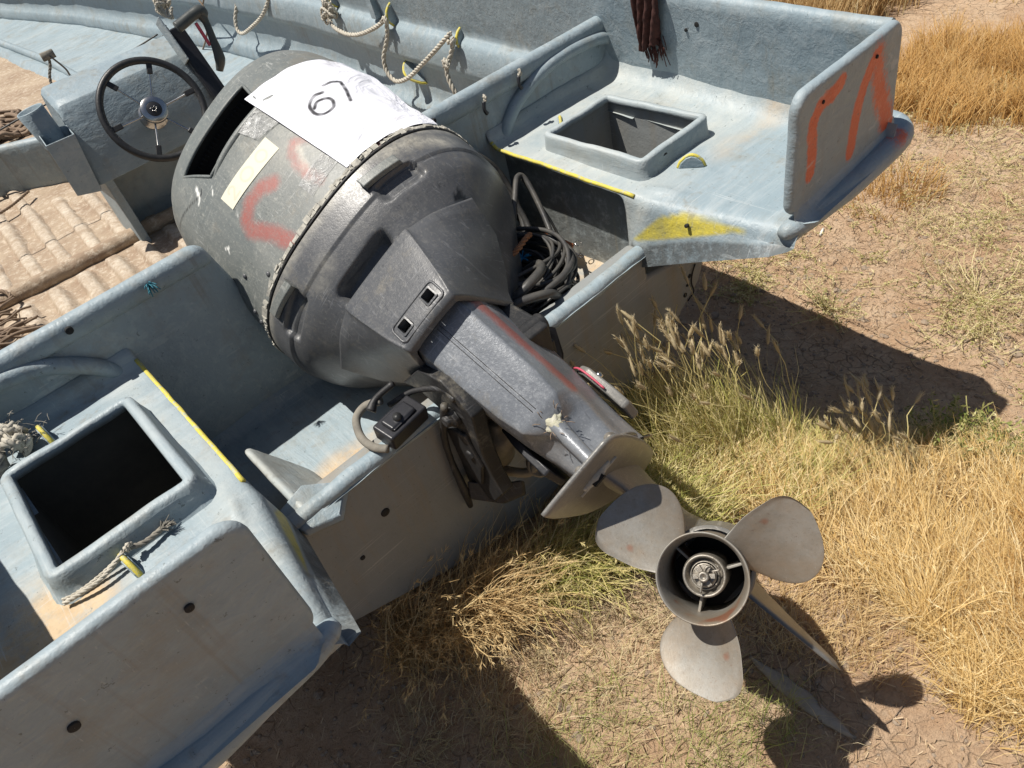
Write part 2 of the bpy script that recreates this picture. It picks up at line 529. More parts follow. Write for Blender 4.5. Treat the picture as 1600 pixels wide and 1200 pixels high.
def wob(p, s, a, seed=0):
    return a*noise.noise(Vector((p[0]*s+seed, p[1]*s, p[2]*s)))

def seg_dist(P, a, b):
    a = np.array(a, float); b = np.array(b, float); d = b-a
    t = np.clip(((P-a)@d)/(d@d+1e-12), 0, 1)
    return np.linalg.norm(P-(a+t[:, None]*d), axis=1)

def stroke(P, pts, r, soft=.5):
    """mask of a stroke of radius r round a polyline, 1 inside fading to 0 at r*(1+soft)"""
    m = np.full(len(P), 1e9)
    for i in range(len(pts)-1):
        m = np.minimum(m, seg_dist(P, pts[i][:2], pts[i+1][:2]))
    return np.clip((r*(1+soft)-m)/(r*2*soft), 0, 1)

def slab(Pfn, W, H, th, step=.012, rc=.02, rr=None, wobble=.0015, seed=0, normal=None):
    """rounded sheet: Pfn(a,b)->(point, normal) for a in [0,W], b in [0,H]; returns V,F,(a,b) coords"""
    rr = rr or th*.5
    def lin(L):
        n = max(2, int(L/step))
        core = np.linspace(rr, L-rr, n)
        ed = rr*(1-np.cos(np.linspace(0, math.pi/2, 4)[:-1]))
        return np.r_[ed, core, (L-ed)[::-1]]
    A = lin(W); B = lin(H)
    na, nb = len(A), len(B)
    V = []; UV = []
    for side in (1, -1):
        for a in A:
            for b in B:
                a2, b2 = a, b
                ca = rc if a < rc else (W-rc if a > W-rc else None)
                cb = rc if b < rc else (H-rc if b > H-rc else None)
                if ca is not None and cb is not None:
                    va, vb = a-ca, b-cb
                    m = max(abs(va), abs(vb)); l = math.hypot(va, vb)
                    if l > 1e-9:
                        a2 = ca+va*m/l; b2 = cb+vb*m/l
                    e = rc-m
                else:
                    e = min(a, W-a, b, H-b)
                e = max(0, e)
                q = 1 if e >= rr else math.sqrt(max(0, 1-(1-e/rr)**2))
                p, n = Pfn(a2, b2)
                w = wob(p, 9, wobble, seed)+wob(p, 30, wobble*.4, seed)
                V.append(np.array(p)+np.array(n)*(side*th/2*q+w))
                UV.append((a2, b2))
    N = na*nb
    F = grid_faces(na, nb) + [tuple(i+N for i in f)[::-1] for f in grid_faces(na, nb)]
    # the two sheets meet at e=0: stitch with duplicate border (weld by merging indices)
    rem = {}
    for i in range(na):
        for j in range(nb):
            if i in (0, na-1) or j in (0, nb-1):
                rem[N+i*nb+j] = i*nb+j
    F = [tuple(rem.get(i, i) for i in f) for f in F]
    return np.array(V), F, np.array(UV)
# ------------------------------------------------------------------ boat
boat = thing('motor_boat', 'grey-blue hand-painted open fibreglass skiff seen from its stern, standing on dry grass', 'boat', (0, 3.2, 0.0))
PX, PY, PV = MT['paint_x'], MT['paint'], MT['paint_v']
def sm(t):
    t = min(1, max(0, t)); return t*t*(3-2*t)
def xw(y):
    """inner face of the side wall"""
    return float(np.interp(y, [0, 1.35, 2.5, 3.3, 4.5, 5.2, 6.6, 8.1, 9.0, 9.6], [.79, .905, .985, 1.06, 1.06, 1.0, .885, .65, .32, .03]))
def fil(d, r):
    if d >= r: return 0
    d = max(0, d)
    return r-math.sqrt(max(0, r*r-(r-d)**2))

def deck_z(x, y):
    z = .822+.014*sm((y-.6)/.7)
    z += fil(xw(y)-x, .05) + fil(1.352-y, .035)
    z += .004*noise.noise(Vector((x*5, y*5, 1)))+.0016*noise.noise(Vector((x*24, y*24, 3)))
    return z
def x_in(y):
    return float(np.interp(y, [.55, .62, .80, .87, .92, 1.4], [.50, .492, .466, .455, .459, .461]))
def hump(x, y):
    return .016*math.exp(-((x-.475)/.035)**2-((y-.845)/.055)**2)
HX0, HX1, HY0, HY1 = .528, .722, .935, 1.20     # hatch opening (inner)
for s in (1, -1):
    # deck skin: inner edge turns down into the well wall and the sponson side
    ys = np.r_[np.linspace(.566, .95, 150), np.linspace(.957, 1.362, 56)]
    rows = []
    V = []; ST = []; YE = []; DK = []; CH = []
    nx = 46
    for y in ys:
        xi = x_in(y); xo = xw(y)+.004
        r = float(np.interp(y, [.6, .8, .88, .95], [.03, .03, .022, .008]))
        zb = float(np.interp(y, [.566, .60, .763, .90, .925, .94], [.798, .778, .718, .664, .60, .54]))
        xb = float(np.interp(y, [.55, .89, .925, .945, 1.36], [.478, .434, .45, .505, .505]))
        kr = sm((y-.925)/.02)
        line = []
        # underside / well wall from low to high
        zc = deck_z(xi+r, y)-r
        NS = 24
        for k in range(NS):
            t = k/(NS-1)
            if kr > 0:     # recessed well wall under the deck edge
                tt = min(1, t/.85); w = sm((t-.85)/.15)
                line.append((xb+((xi-.001)-xb)*(w*kr+(1-kr)*t), zb+(zc-zb)*((tt*.93+.07*w)*kr+t*(1-kr))))
            else:
                line.append((xb+(xi-.001-xb)*t, zb+(zc-zb)*t))
        for k in range(1, 5):
            q = k/5*math.pi/2
            line.append((xi+r-r*math.cos(q), deck_z(xi+r, y)-r+r*math.sin(q)))
        for k in range(nx):
            x = xi+r+(xo-xi-r)*k/(nx-1)
            line.append((x, deck_z(x, y)+hump(x, y)*sm((x-xi-r)/.02)))
        V.append([(s*x, y, z) for x, z in line]); rows.append(len(line))
    nl = rows[0]
    V = np.array(V).reshape(-1, 3)
    F = []
    for i in range(len(ys)-1):
        for j in range(nl-1):
            q = (i*nl+j, i*nl+j+1, (i+1)*nl+j+1, (i+1)*nl+j)
            c = V[list(q)].mean(0)
            if j > 27 and HX0-.004 < abs(c[0]) < HX1+.004 and HY0-.004 < c[1] < HY1+.004:
                continue
            F.append(q if s > 0 else q[::-1])
    tp = V[NS-1:nl].copy(); tp[:, 1] += .0006; tp[:, 2] -= .0008
    bt = tp.copy(); bt[:, 2] = .7985; bt[:, 1] += .004
    b2_ = bt.copy(); b2_[:, 1] = .612; b2_[:, 2] = .793     # closes the underside behind the lip
    b2_[:, 0] = np.where(np.abs(b2_[:, 0]) < .492, s*.492, b2_[:, 0])
    n_ = len(tp)
    mesh_obj('sponson_end', np.vstack([tp, bt, b2_]), [f if s > 0 else f[::-1] for k in range(2) for f in [(k*n_+j, k*n_+j+1, (k+1)*n_+j+1, (k+1)*n_+j) for j in range(n_-1)]], PX, boat, smooth=False)
    ax = np.abs(V[:, 0]); y = V[:, 1]; z = V[:, 2]
    nz = np.array([noise.noise(Vector((p[0]*7, p[1]*7, 2))) for p in V])
    if s < 0:
        st = np.clip((ax-.60)/.1+nz*1.2, 0, 1)*np.clip((1.02-y)/.09, 0, 1)*np.clip((y-.68-(ax-.5)*.25)/.06+nz, 0, 1)
        ch = np.clip(1-np.abs(ax-.50)/.06, 0, 1)*.8
        ye = np.zeros(len(V))
    else:
        st = .55*np.clip(1-np.abs(y-.84)/.05+nz, 0, 1)*np.clip((ax-.62)/.05, 0, 1)
        ch = np.clip((y-.82)/.1+nz*.6, 0, 1)
        ye = np.zeros(len(V))
    # painted yellow wedge and bare grey filler on the inner side face of the sponson
    side = (z < .815+hump(.475, 0)) & (ax < .492)
    PYZ = np.stack([y, z], 1)
    tri = [(.905, .728), (.84, .795), (.79, .812), (.655, .806), (.76, .772)]
    def inpoly(P, poly):
        c = np.zeros(len(P), bool); n = len(poly)
        for i in range(n):
            (x1, y1), (x2, y2) = poly[i], poly[(i+1) % n]
            t = ((y1 > P[:, 1]) != (y2 > P[:, 1])) & (P[:, 0] < (x2-x1)*(P[:, 1]-y1)/(y2-y1+1e-12)+x1)
            c ^= t
        return c
    dd = np.full(len(V), 9.0)
    for i in range(len(tri)):
        dd = np.minimum(dd, seg_dist(PYZ, tri[i], tri[(i+1) % len(tri)]))
    dd = np.where(inpoly(PYZ, tri), dd, -dd)
    ye = np.where((ax < .497), np.clip(.5+dd/.006, 0, 1), ye)
    if s < 0: ye = ye*np.clip((.796-z)/.012, 0, 1)
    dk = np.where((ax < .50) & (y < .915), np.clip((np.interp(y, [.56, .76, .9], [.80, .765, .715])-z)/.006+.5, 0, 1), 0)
    dk = np.where((ax < .52) & (y > .925) & (z < .79), .9, dk) if s > 0 else dk  # shade on the starboard well wall painted in as a dark tone
    ch = np.maximum(ch, np.clip(1-np.hypot((y-.885)/.035, (z-.79)/.05), 0, 1)*(ax < .5)*1.6) if s > 0 else ch
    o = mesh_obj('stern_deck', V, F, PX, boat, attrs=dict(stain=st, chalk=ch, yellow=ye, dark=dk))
    # underside and outer skin of the sponson
    m = MB()
    m.prism([(s*.445, .90, .676), (s*.492, .605, .792), (s*.91, .605, .796), (s*.91, .90, .676)], (0, 0, .004))
    m.build('sponson_underside', MT['hull'], boat, smooth=False)
    # hatch: raised coaming with flared foot and a dark well under it
    m = MB()
    W_, H_ = HX1-HX0, HY1-HY0
    prof = [(.026, -.048), (.020, -.040), (.0175, -.02), (.0165, -.004), (.014, .0), (.006, .0012), (.001, -.001), (0, -.006), (-.001, -.014), (.012, -.018), (.014, -.09)] if s > 0 else \
           [(.038, -.048), (.028, -.040), (.0215, -.02), (.018, -.003), (.0145, .0), (.007, .0012), (.001, -.0015), (0, -.007), (-.001, -.016), (.010, -.020), (.012, -.09)]
    V = []
    per = []
    cx_, cy_ = (HX0+HX1)/2, (HY0+HY1)/2
    for off, dz in prof:
        rcorn = .004+off*.9
        hw, hh = W_/2+off, H_/2+off
        for (sx, sy, a0) in ((1, 1, 0), (-1, 1, 90), (-1, -1, 180), (1, -1, 270)):
            nxt = {(1, 1): (-1, 1), (-1, 1): (-1, -1), (-1, -1): (1, -1), (1, -1): (1, 1)}[(sx, sy)]
            arc = []
            for k in range(5):
                q = math.radians(a0+k*22.5)
                arc.append((sx*(hw-rcorn)+rcorn*math.cos(q), sy*(hh-rcorn)+rcorn*math.sin(q)))
            nx0 = (nxt[0]*(hw-rcorn)+rcorn*math.cos(math.radians(a0+90)), nxt[1]*(hh-rcorn)+rcorn*math.sin(math.radians(a0+90)))
            for k in range(1, 14):
                t = k/14
                arc.append((arc[4][0]+(nx0[0]-arc[4][0])*t, arc[4][1]+(nx0[1]-arc[4][1])*t))
            for px, py in arc:
                X_, Y_ = cx_+px, cy_+py
                zz = .872+dz+wob((X_, Y_, dz), 16, .0035, 5)*(1 if dz > -.05 else 0)
                V.append((s*X_, Y_, zz))
    npr = len(V)//len(prof)
    F = grid_faces(len(prof), npr, cv=True, flip=(s > 0))
    V = np.array(V)
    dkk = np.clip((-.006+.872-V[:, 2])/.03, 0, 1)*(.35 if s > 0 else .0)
    dkk = np.where(np.arange(len(V)) >= 8*npr, 1.0, dkk)  # inner rows below the lip painted dark, standing in for shade
    st = np.zeros(len(V))
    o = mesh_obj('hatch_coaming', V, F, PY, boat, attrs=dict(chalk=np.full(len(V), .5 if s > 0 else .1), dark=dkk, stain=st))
    m = MB()
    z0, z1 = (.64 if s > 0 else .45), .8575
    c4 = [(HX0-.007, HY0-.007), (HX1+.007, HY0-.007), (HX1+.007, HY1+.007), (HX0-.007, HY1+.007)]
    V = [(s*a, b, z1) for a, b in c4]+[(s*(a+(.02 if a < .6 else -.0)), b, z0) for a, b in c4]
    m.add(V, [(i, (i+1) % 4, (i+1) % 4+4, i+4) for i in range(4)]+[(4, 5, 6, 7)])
    m.build('hatch_well', MT['hull'] if s > 0 else MT['inner'], boat, smooth=False)  # light painted in: lighter well to starboard, shade-dark one to port
    # yellow painted edge
    m = MB()
    yy = np.linspace(.905, 1.345, 30)
    m.tube([(s*(.4625+.0012*noise.noise(Vector((q*30, s, 0)))), q, deck_z(.47, q)-.0035+.0012*noise.noise(Vector((q*22, s, 4)))) for q in yy], .0044, 8, 0)
    m.build('edge_stripe', MT['yellow'], boat)
    # side wall: one closed shell from stern to bow with the moulded strakes on its inner face
    ysw = np.r_[np.linspace(.60, 1.5, 60), np.linspace(1.52, 9.6, 220)]
    def prof_w(y):
        zt = 1.066+.028*max(0, y-1.3)
        k = sm((y-1.40)/.12)
        P = [(.030, zt-.012), (.026, zt-.004), (.017, zt), (.006, zt-.003), (0.0, zt-.012)]
        P = [(a-.028, b) for a, b in P]
        up = .31*0
        for t in np.linspace(.1, 1, 12):
            P.append((-.028+.028*t, zt-.012-(zt-.012-.845)*t))
        low = [(-.003, .838), (-.018, .830), (-.030, .815), (-.034, .780), (-.036, .740), (-.033, .716), (-.006, .706), (.0, .69),
               (-.004, .60), (-.010, .565), (-.030, .552), (-.040, .535), (-.046, .50), (-.043, .472), (-.016, .462), (-.01, .40)]
        for a, b in low:
            P.append((a*k, .79+(b-.79)*k if b < .79 else b))
        P += [(.035, .79-.39*k), (.05, .79-.19*k), (.055, .785), (.058, .80), (.058, .83), (.035, .85), (.006, 1.0), (.004, zt-.05)]
        return P
    V = []
    for y in ysw:
        for a, b in prof_w(y):
            x = xw(y)+a
            w = wob((x, y, b), 6, .004, s)+wob((x, y, b), 20, .0015, s)
            V.append((s*max(x+w, .002), y, b+w*.5))
    npf = len(prof_w(1))
    F = grid_faces(len(ysw), npf, cv=True, flip=(s > 0))
    F.append(tuple(range(npf)) if s > 0 else tuple(range(npf))[::-1])
    mesh_obj('side_wall', V, F, PX, boat)
    # stern panel
    pc = [np.array((s*.505, .592, .838)), np.array((s*.505, .592, 1.066)), np.array((s*.842, .594, 1.068)), np.array((s*.872, .596, .838))]
    W_, H_ = .355, .229
    def Pp(a, b):
        u, v = a/W_, b/H_
        p = (1-u)*((1-v)*pc[0]+v*pc[1])+u*((1-v)*pc[3]+v*pc[2])
        return p, (0, -1, 0)
    V, F, UV = slab(Pp, W_, H_, .021, .004, .032, .0085, .0022, seed=s*3)
    if s < 0: F = [f[::-1] for f in F]
    at = {}
    front = np.clip((.592-V[:, 1])*400, 0, 1)
    P2 = V[:, [0, 2]]
    if s > 0:
        DX = 0
        two = [(.634, 1.036), (.612, 1.026), (.590, 1.026), (.570, 1.022), (.556, 1.004), (.5515, .985), (.558, .962), (.561, .935), (.559, .905)]
        ei1 = [(.699, .878), (.701, .925), (.709, .965), (.722, 1.000), (.740, 1.026), (.752, 1.034)]
        ei2 = [(.752, 1.034), (.765, 1.000), (.786, .955), (.812, .915), (.842, .865)]
        a = np.maximum(stroke(P2, two, .0145, .3), stroke(P2, ei1, .0150, .32))
        b = stroke(P2, ei2, .021, .75)*np.clip(1.15-np.hypot(P2[:, 0]-.795, P2[:, 1]-.93)*4, .55, 1)
        c = stroke(P2, [(.825, .885), (.855, .855)], .020, .6)
        hole = np.minimum(np.hypot(P2[:, 0]-.748, P2[:, 1]-1.033), np.hypot(P2[:, 0]-.579, P2[:, 1]-1.026))
        at = dict(spray=np.maximum.reduce([a, b, c])*front)
    pn = mesh_obj('stern_panel', V, F, PV, boat, attrs=at)
    # rounded rub roll round the foot of the panel and along the side
    m = MB()
    zr = .812
    pts = [(s*.490, .590, zr+.004), (s*.54, .580, zr+.006), (s*.70, .574, zr+.006), (s*.85, .574, zr+.010), (s*.910, .590, zr+.012), (s*.928, .64, zr+.012)]
    yl = np.linspace(.75, 9.5, 30)
    pts += [(s*(xw(q)+.058), q, zr+.010+.02*max(0, q-3)) for q in yl]
    V, F = tube_vf(pts, lambda t: .026 if t > .06 else .009+.017*math.sqrt(t/.06), 16, 6)
    V = np.array([p+np.array((wob(p, 14, .003), 0, wob(p, 14, .003, 9))) for p in V])
    at = {}
    if s > 0:
        at = dict(spray=np.clip(stroke(V[:, [0, 2]], [(.838, .838), (.862, .842)], .010, .9)*(V[:, 1] < .585)*.75, 0, 1))
    mesh_obj('rub_rail', V, F, PX, boat, attrs=at)
    # half-round arch moulded on the bulkhead
    m = MB()
    if s > 0:
        ap = [(.508, .80), (.512, .83), (.527, .862), (.575, .902), (.66, .935), (.76, .945), (.86, .938), (.905, .925)]
    else:
        ap = [(-.490, .795), (-.500, .835), (-.52, .868), (-.555, .90), (-.60, .928), (-.66, .942), (-.76, .945), (-.90, .93)]
    m.tube([(a, 1.351, b) for a, b in ap], .016, 12, 8)
    m.build('arch_rib', PY, boat)

for s in (1, -1):
    # concave fillet that runs the stern panel out into its rolled lip
    V = []
    xs_ = np.linspace(.513, .872, 50)
    for x in xs_:
        e = .35+.65*sm((x-.513)/.03)*sm((.872-x)/.03)
        for t in np.linspace(0, 1, 9):
            q = t*math.pi/2
            V.append((s*x, .5828+.004*(x-.505)/.37-.0345*(1-math.cos(q))*e+.0022*max(0, 1-4*t)+wob((x, t, 0), 12, .0008, s)*min(1, 3*t), .870-.040*math.sin(q)))
    mesh_obj('lip_fillet', V, grid_faces(50, 9, flip=(s < 0)), PX, boat)

# bulkhead between well and cockpit (three moulded panels round the motor cut-out)
def bulk(x0, x1, z0, z1, y, th, nm, mat, seed, skew=0):
    W_, H_ = x1-x0, z1-z0
    def P(a, b):      # skew: the cut-out side slopes, wider at the top
        return (x0+a-skew*(a/W_)*(b/H_), y, z0+b), (0, 1, 0)
    V, F, UV = slab(P, W_, H_, th, .02, .02, th*.5, .002, seed)
    return mesh_obj(nm, V, F, mat, boat)
bulk(-.93, -.150, .555, .975, 1.372, .028, 'bulkhead_panel', PY, 1, .098)
bulk(.235, .93, .555, .975, 1.372, .028, 'bulkhead_panel', PY, 2)
bulk(-.24, .26, .555, .70, 1.372, .026, 'bulkhead_panel', PY, 3)
bulk(-.92, -.236, .930, .980, 1.366, .038, 'bulkhead_cap', PY, 4, .018)
bulk(.23, .925, .930, .983, 1.366, .038, 'bulkhead_cap', PY, 5)

# well floor rising to the transom lip
xs = np.linspace(-.512, .512, 100); ys = np.linspace(.868, 1.37, 56)
V = []
for x in xs:
    for y in ys:
        z = .562 + .152*sm((1.01-y)/.12) + fil(1.36-y, .03) + .012*sm((abs(x)-.455)/.05)
        z -= .012*sm((.895-y)/.02)
        z += .004*noise.noise(Vector((x*7, y*7, 0)))+.0015*noise.noise(Vector((x*30, y*30, 0)))
        V.append((x, y, z))
V = np.array(V)
nz = np.array([noise.noise(Vector((p[0]*9, p[1]*9, 7))) for p in V])
st = np.where(V[:, 0] < 0, np.clip((1.12-V[:, 1])/.06+nz, 0, 1)*np.clip((V[:, 1]-.935)/.03+nz*.5, 0, 1),
              np.clip((V[:, 0]-.33)/.06+nz*1.4, 0, 1)*np.clip((V[:, 1]-.98)/.04, 0, 1)*.9)
mesh_obj('well_floor', V, grid_faces(100, 56, flip=True), PY, boat, attrs=dict(stain=st))
# inclined knee at the port end of the transom and its broken flap
def P(a, b):
    t = a/.235; u = b/.13
    top = np.array((-.418, 1.125-.245*t, .704+.012*t)); bot = np.array((-.335, 1.115-.2*t, .552+.05*t))
    return top+(bot-top)*u, (.8, 0, .6)
V, F, UV = slab(P, .235, .13, .016, .012, .02, .008, .002, 8)
mesh_obj('knee_panel', V, F, PY, boat, attrs=dict(chalk=np.ones(len(V))))
m = MB()
m.prism([(-.455, .915, .716), (-.435, .858, .700), (-.372, .862, .672), (-.330, .880, .712), (-.39, .93, .722)], (0, -.003, -.014))
m.build('broken_flap', PY, boat, bevel=.004)

# transom, V-bottomed
m = MB()
out = [(.452, .712), (.452, .64), (.668, .592), (.630, .510), (.47, .40), (.22, .30), (0, .235)]
poly = [(x, .876, z) for x, z in out] + [(-x, .876, z) for x, z in out[::-1][1:]]
m.prism(poly, (0, .05, 0))
tr = m.build('transom', MT['hull'], boat, smooth=True, bevel=.012, seg=3)
V, F = tube_vf([(x, .886, .703+.002*math.sin(x*17)) for x in np.linspace(-.455, .455, 60)], .0165, 12, 0)
V = np.array([p+np.array((0, wob(p, 20, .003), wob(p, 20, .003, 9))) for p in V])
mesh_obj('transom_lip', V, F, PY, boat)
# holes / rubber plugs in the transom and panels
def plug(name, c, axis, r, mat, parent=boat, d=.006):
    m = MB(); m.lathe(c, axis, [(-d, r*.98), (0.0004, r), (.0009, r*.8), (.001, 0.0003)], 14)
    return m.build(name, mat, parent)
for c, r in (((-.300, .8745, .590), .009), ((-.376, .8745, .532), .005), ((.574, .8745, .507), .006), ((.593, .8745, .551), .005), ((.583, .8745, .53), .004)):
    plug('drain_hole', c, (0, -1, 0), r, MT['void'])
for c, r in (((-.595, .5800, 1.008), .0052), ((-.737, .5800, .977), .006), ((.748, .5800, 1.033), .0034), ((.579, .5800, 1.026), .0034)):
    plug('screw_hole', c, (0, -1, 0), r, MT['void'])
for y, z, r in ((1.039, 1.003, .006), (1.071, .987, .004), (.848, 1.015, .006), (.788, 1.015, .0065)):
    plug('screw_hole', (xw(y)-.021, y, z), (-1, 0, 0), r, MT['void'])
for x, z, r in ((.464, .957, .0), (.681, .966, .0), (.324, .965, .005), (-.521, .962, .007), (.555, .962, 0)):
    if r: plug('screw_hole', (x, 1.3425, z), (0, -1, 0), r, MT['void'])
plug('coaming_drain', (.583, .9185, .848), (0, -1, .0), .0115, MT['void'])
plug('screw_hole', (.4600, .775, .795), (-1, 0, .2), .004, MT['void'])
# hull bottom and sides
def hs(y):
    f = xw(y)/.86; rise = .35*sm((y-6)/3.6)**1.5
    w = sm((y-1.0)/.5); X = xw(y)
    L = lambda a, b: a+(b-a)*w
    return [(0, .235+rise), (.22*f, .30+rise*.9), (.47*f, L(.40, .35)+rise*.7), (L(.63*f, X-.02), L(.51, .40)+rise*.4), (L(.668*f, X+.02), L(.592, .50)+rise*.2), (L(.72*f, X+.05), L(.68, .68)), (L(.80, X+.062), .785)]
V = []
yh = np.r_[np.linspace(.90, 9.55, 60)]
for y in yh:
    h = hs(y)
    for x, z in [(-a, b) for a, b in h[::-1]]+h[1:]:
        V.append((x, y, z))
mesh_obj('hull_bottom', V, grid_faces(60, 13, flip=True), MT['hull'], boat)
m = MB(); m.tube([(.612, .873, .575), (.60, .873, .553), (.596, .873, .53), (.603, .873, .50), (.58, .873, .486)], .0018, 5, 4)
m.build('hull_crack', MT['void'], boat)

# cockpit sole under sandy canvas
xs = np.linspace(-1.06, 1.06, 110); ys = np.linspace(1.37, 9.4, 360)
V = []
for x in xs:
    for y in ys:
        xx = x*min(1, (xw(y)+.01)/1.06)
        z = .438+.008*noise.noise(Vector((x*4, y*4, 0)))+.004*noise.noise(Vector((x*17, y*17, 0)))
        V.append((xx, y, z))
mesh_obj('cockpit_floor', V, grid_faces(110, 360, flip=True), MT['canvas'], boat)
def batten(p0, p1, w, h, seed):
    p0 = np.array(p0); p1 = np.array(p1); d = p1-p0; L = np.linalg.norm(d); d /= L
    nrm = np.array((-d[1], d[0], 0))
    V = []; n = max(8, int(L/.02)); prof = [(-.62, -.02), (-.46, .45), (-.36, .92), (-.14, 1.0), (.14, .95), (.34, .80), (.48, .25), (.75, -.02)]
    for i in range(n+1):
        t = i/n
        e = math.sqrt(max(0, 1-abs(2*t-1)**14))
        ww = w*(1+.12*noise.noise(Vector((t*L*9, seed, 0)))); hh = h*(e*(1+.25*noise.noise(Vector((t*L*12, seed, 5)))))
        off = .006*noise.noise(Vector((t*L*3, seed, 9)))
        for a, b in prof:
            V.append(p0+d*L*t+nrm*(a*ww+off)+np.array((0, 0, b*hh+.0025*noise.noise(Vector((t*L*40, a*5, seed))))))
    mesh_obj('canvas_rib', V, grid_faces(n+1, len(prof), flip=False), MT['canvas'], boat, attrs=dict(worn=np.clip(np.tile([0, .2, .8, 1, 1, .8, .2, 0], n+1)*np.repeat([.6+.9*noise.noise(Vector((i*.3, seed, 3))) for i in range(n+1)], 8), 0, .85)))
k = 0
for x in (-.95, -.83, -.715, -.60, -.49, -.385, -.275, -.165, -.05, .07, .19, .30, .41, .52, .63, .74):
    batten((x+.04, 4.02 if x < -.3 else 3.6, .434), (x, 2.88, .434), .052, .019, k); k += 1
    batten((x+.012, 2.78, .436), (x+.0, 2.42 if x > -.5 else 2.2, .434), .055, .022, k); k += 1
m = MB()
V, F = tube_vf([(-1.0, 2.88, .452), (-.7, 2.85, .456), (-.4, 2.83, .455), (-.15, 2.82, .458), (.2, 2.82, .452), (.8, 2.86, .45)], .030, 12, 10)
V = np.array([p+np.array((0, wob(p, 12, .008), wob(p, 16, .006, 4))) for p in V])
m.add(V, F); m.build('cross_beam', MT['canvas'], boat)

# forward thwart (low step) and deck behind it
a = np.array((-1.03, 4.52, 0)); b = np.array((.55, 3.18, 0)); d = (b-a); L = np.linalg.norm(d); d /= L
def P(u, v): return a+d*u+np.array((0, 0, .42+v)), (d[1], -d[0], 0)
V, F, UV = slab(P, L, .225, .05, .03, .02, .02, .003, 12)
mesh_obj('forward_thwart', V, F, PY, boat)
m = MB()
nrm = np.array((-d[1], d[0], 0))
b2 = a+d*L*.60
m.prism([a+nrm*.02+(0, 0, .615), b2+nrm*.02+(0, 0, .615), b2+nrm*.55+(0, 0, .60), a+nrm*.95+(0, 0, .60)], (0, 0, .012))
m.build('forward_deck', MT['canvas'], boat, smooth=False)
# light grey bilge panel between the strakes and the canvas on the starboard side
V = []
yb = np.linspace(1.42, 9.0, 160)
for y in yb:
    X = xw(y)
    k = sm((y-3.3)/1.2)
    x1 = X-.18-(X-.18-.33)*k if y < 4.6 else .33+(.27-.33)*sm((y-4.6)/2)
    x1 = min(x1, X-.06)
    for t in np.linspace(0, 1, 14):
        x = (X-.030)+(x1-(X-.030))*t
        z = .485-.035*t**.7+.006*noise.noise(Vector((x*5, y*5, 2)))+.018*math.exp(-((t-.93)/.05)**2)
        V.append((x, y, z if t < 1 else .425))
mesh_obj('bilge_panel', V, grid_faces(len(yb), 14, flip=True), PX, boat)
for pts, r in (([(.37, 7.2, .470), (.41, 5.94, .470), (.40, 5.13, .470), (.47, 4.5, .470), (.60, 4.0, .470)], .026),):
    m = MB(); m.tube(pts, r, 10, 12); m.build('stringer', PY, boat)

# ---- console
m = MB()
prof = [(2.735, .690), (2.770, .800), (2.806, .915), (2.822, .938), (2.85, .950), (2.955, .978), (2.97, .970), (2.97, .690)]
V = []
xs = [-.168, -.160, -.15, -.05, .1, .25, .36, .376, .38]
for i, x in enumerate(xs):
    e = {0: .018, 1: .006, 8: .018, 7: .006}.get(i, 0)
    for y, z in prof:
        xx = x+(.028*(z-.69)/.25 if i < 3 else 0)
        V.append((xx, min(max(y, 2.735+e*(1.0)), 2.97-e) if i in (0, 1, 7, 8) else y, z-e*(z > .9)))
n = len(prof)
F = grid_faces(len(xs), n, cv=True, flip=True)+[tuple(range(n)), tuple(range((len(xs)-1)*n, len(xs)*n))[::-1]]
co = mesh_obj('console', V, F, PV, boat)
bv = co.modifiers.new('b', 'BEVEL'); bv.width = .008; bv.segments = 3; bv.limit_method = 'ANGLE'
m = MB()
m.prism([(-.146, 2.742, .43), (-.146, 2.742, .70), (-.146, 2.96, .70), (-.146, 2.96, .43)], (.03, 0, 0))
m.prism([(.35, 2.742, .43), (.35, 2.742, .70), (.35, 2.96, .70), (.35, 2.96, .43)], (.03, 0, 0))
m.prism([(-.13, 2.93, .43), (-.13, 2.93, .70), (.36, 2.93, .70), (.36, 2.93, .43)], (0, .03, 0))
m.build('console_stand', PV, co, smooth=False, bevel=.004)
# open pocket and tube holder on the console's side
m = MB()
x0, x1, y0, y1, zt, zb = -.245, -.166, 2.705, 2.80, .885, .690
def shell(c_top, c_bot, th):
    ct = np.array(c_top, float); cb = np.array(c_bot, float); n = len(ct)
    mid = ct.mean(0); it = ct+(mid-ct)*th; ib = cb+(cb.mean(0)-cb)*th+np.array((0, 0, .01))
    V = np.vstack([cb, ct, it, ib])
    F = []
    for i in range(n):
        j = (i+1) % n
        F += [(i, j, n+j, n+i), (n+i, n+j, 2*n+j, 2*n+i), (2*n+i, 2*n+j, 3*n+j, 3*n+i)]
    F += [tuple(range(n))[::-1], tuple(range(3*n, 4*n))]
    return V, F
V, F = shell([(-.240, 2.715, .876), (-.146, 2.715, .874), (-.140, 2.80, .885), (-.232, 2.80, .905)], [(-.246, 2.715, .700), (-.172, 2.71, .682), (-.150, 2.79, .69), (-.205, 2.79, .70)], .09)
m.add(V, F); m.build('side_pocket', PV, co, smooth=False, bevel=.002)
m = MB()
m.lathe((-.198, 2.80, .845), (-.10, .05, 1), [(0, .038), (.12, .043), (.122, .041), (.12, .038), (.01, .034), (.01, .0005)], 24)
m.build('tube_holder', PV, co)
# cable rail along the top
m = MB(); m.tube([(-.62, 3.25, .80), (-.276, 3.28, .838), (.049, 3.2, .885), (.33, 3.0, .965), (.36, 2.98, 1.0)], .0035, 6, 8)
m.tube([(.05, 3.15, .93), (.2, 3.1, .94), (.33, 3.02, .975)], .003, 6, 8)
m.build('taut_line', MT['hose'], boat)

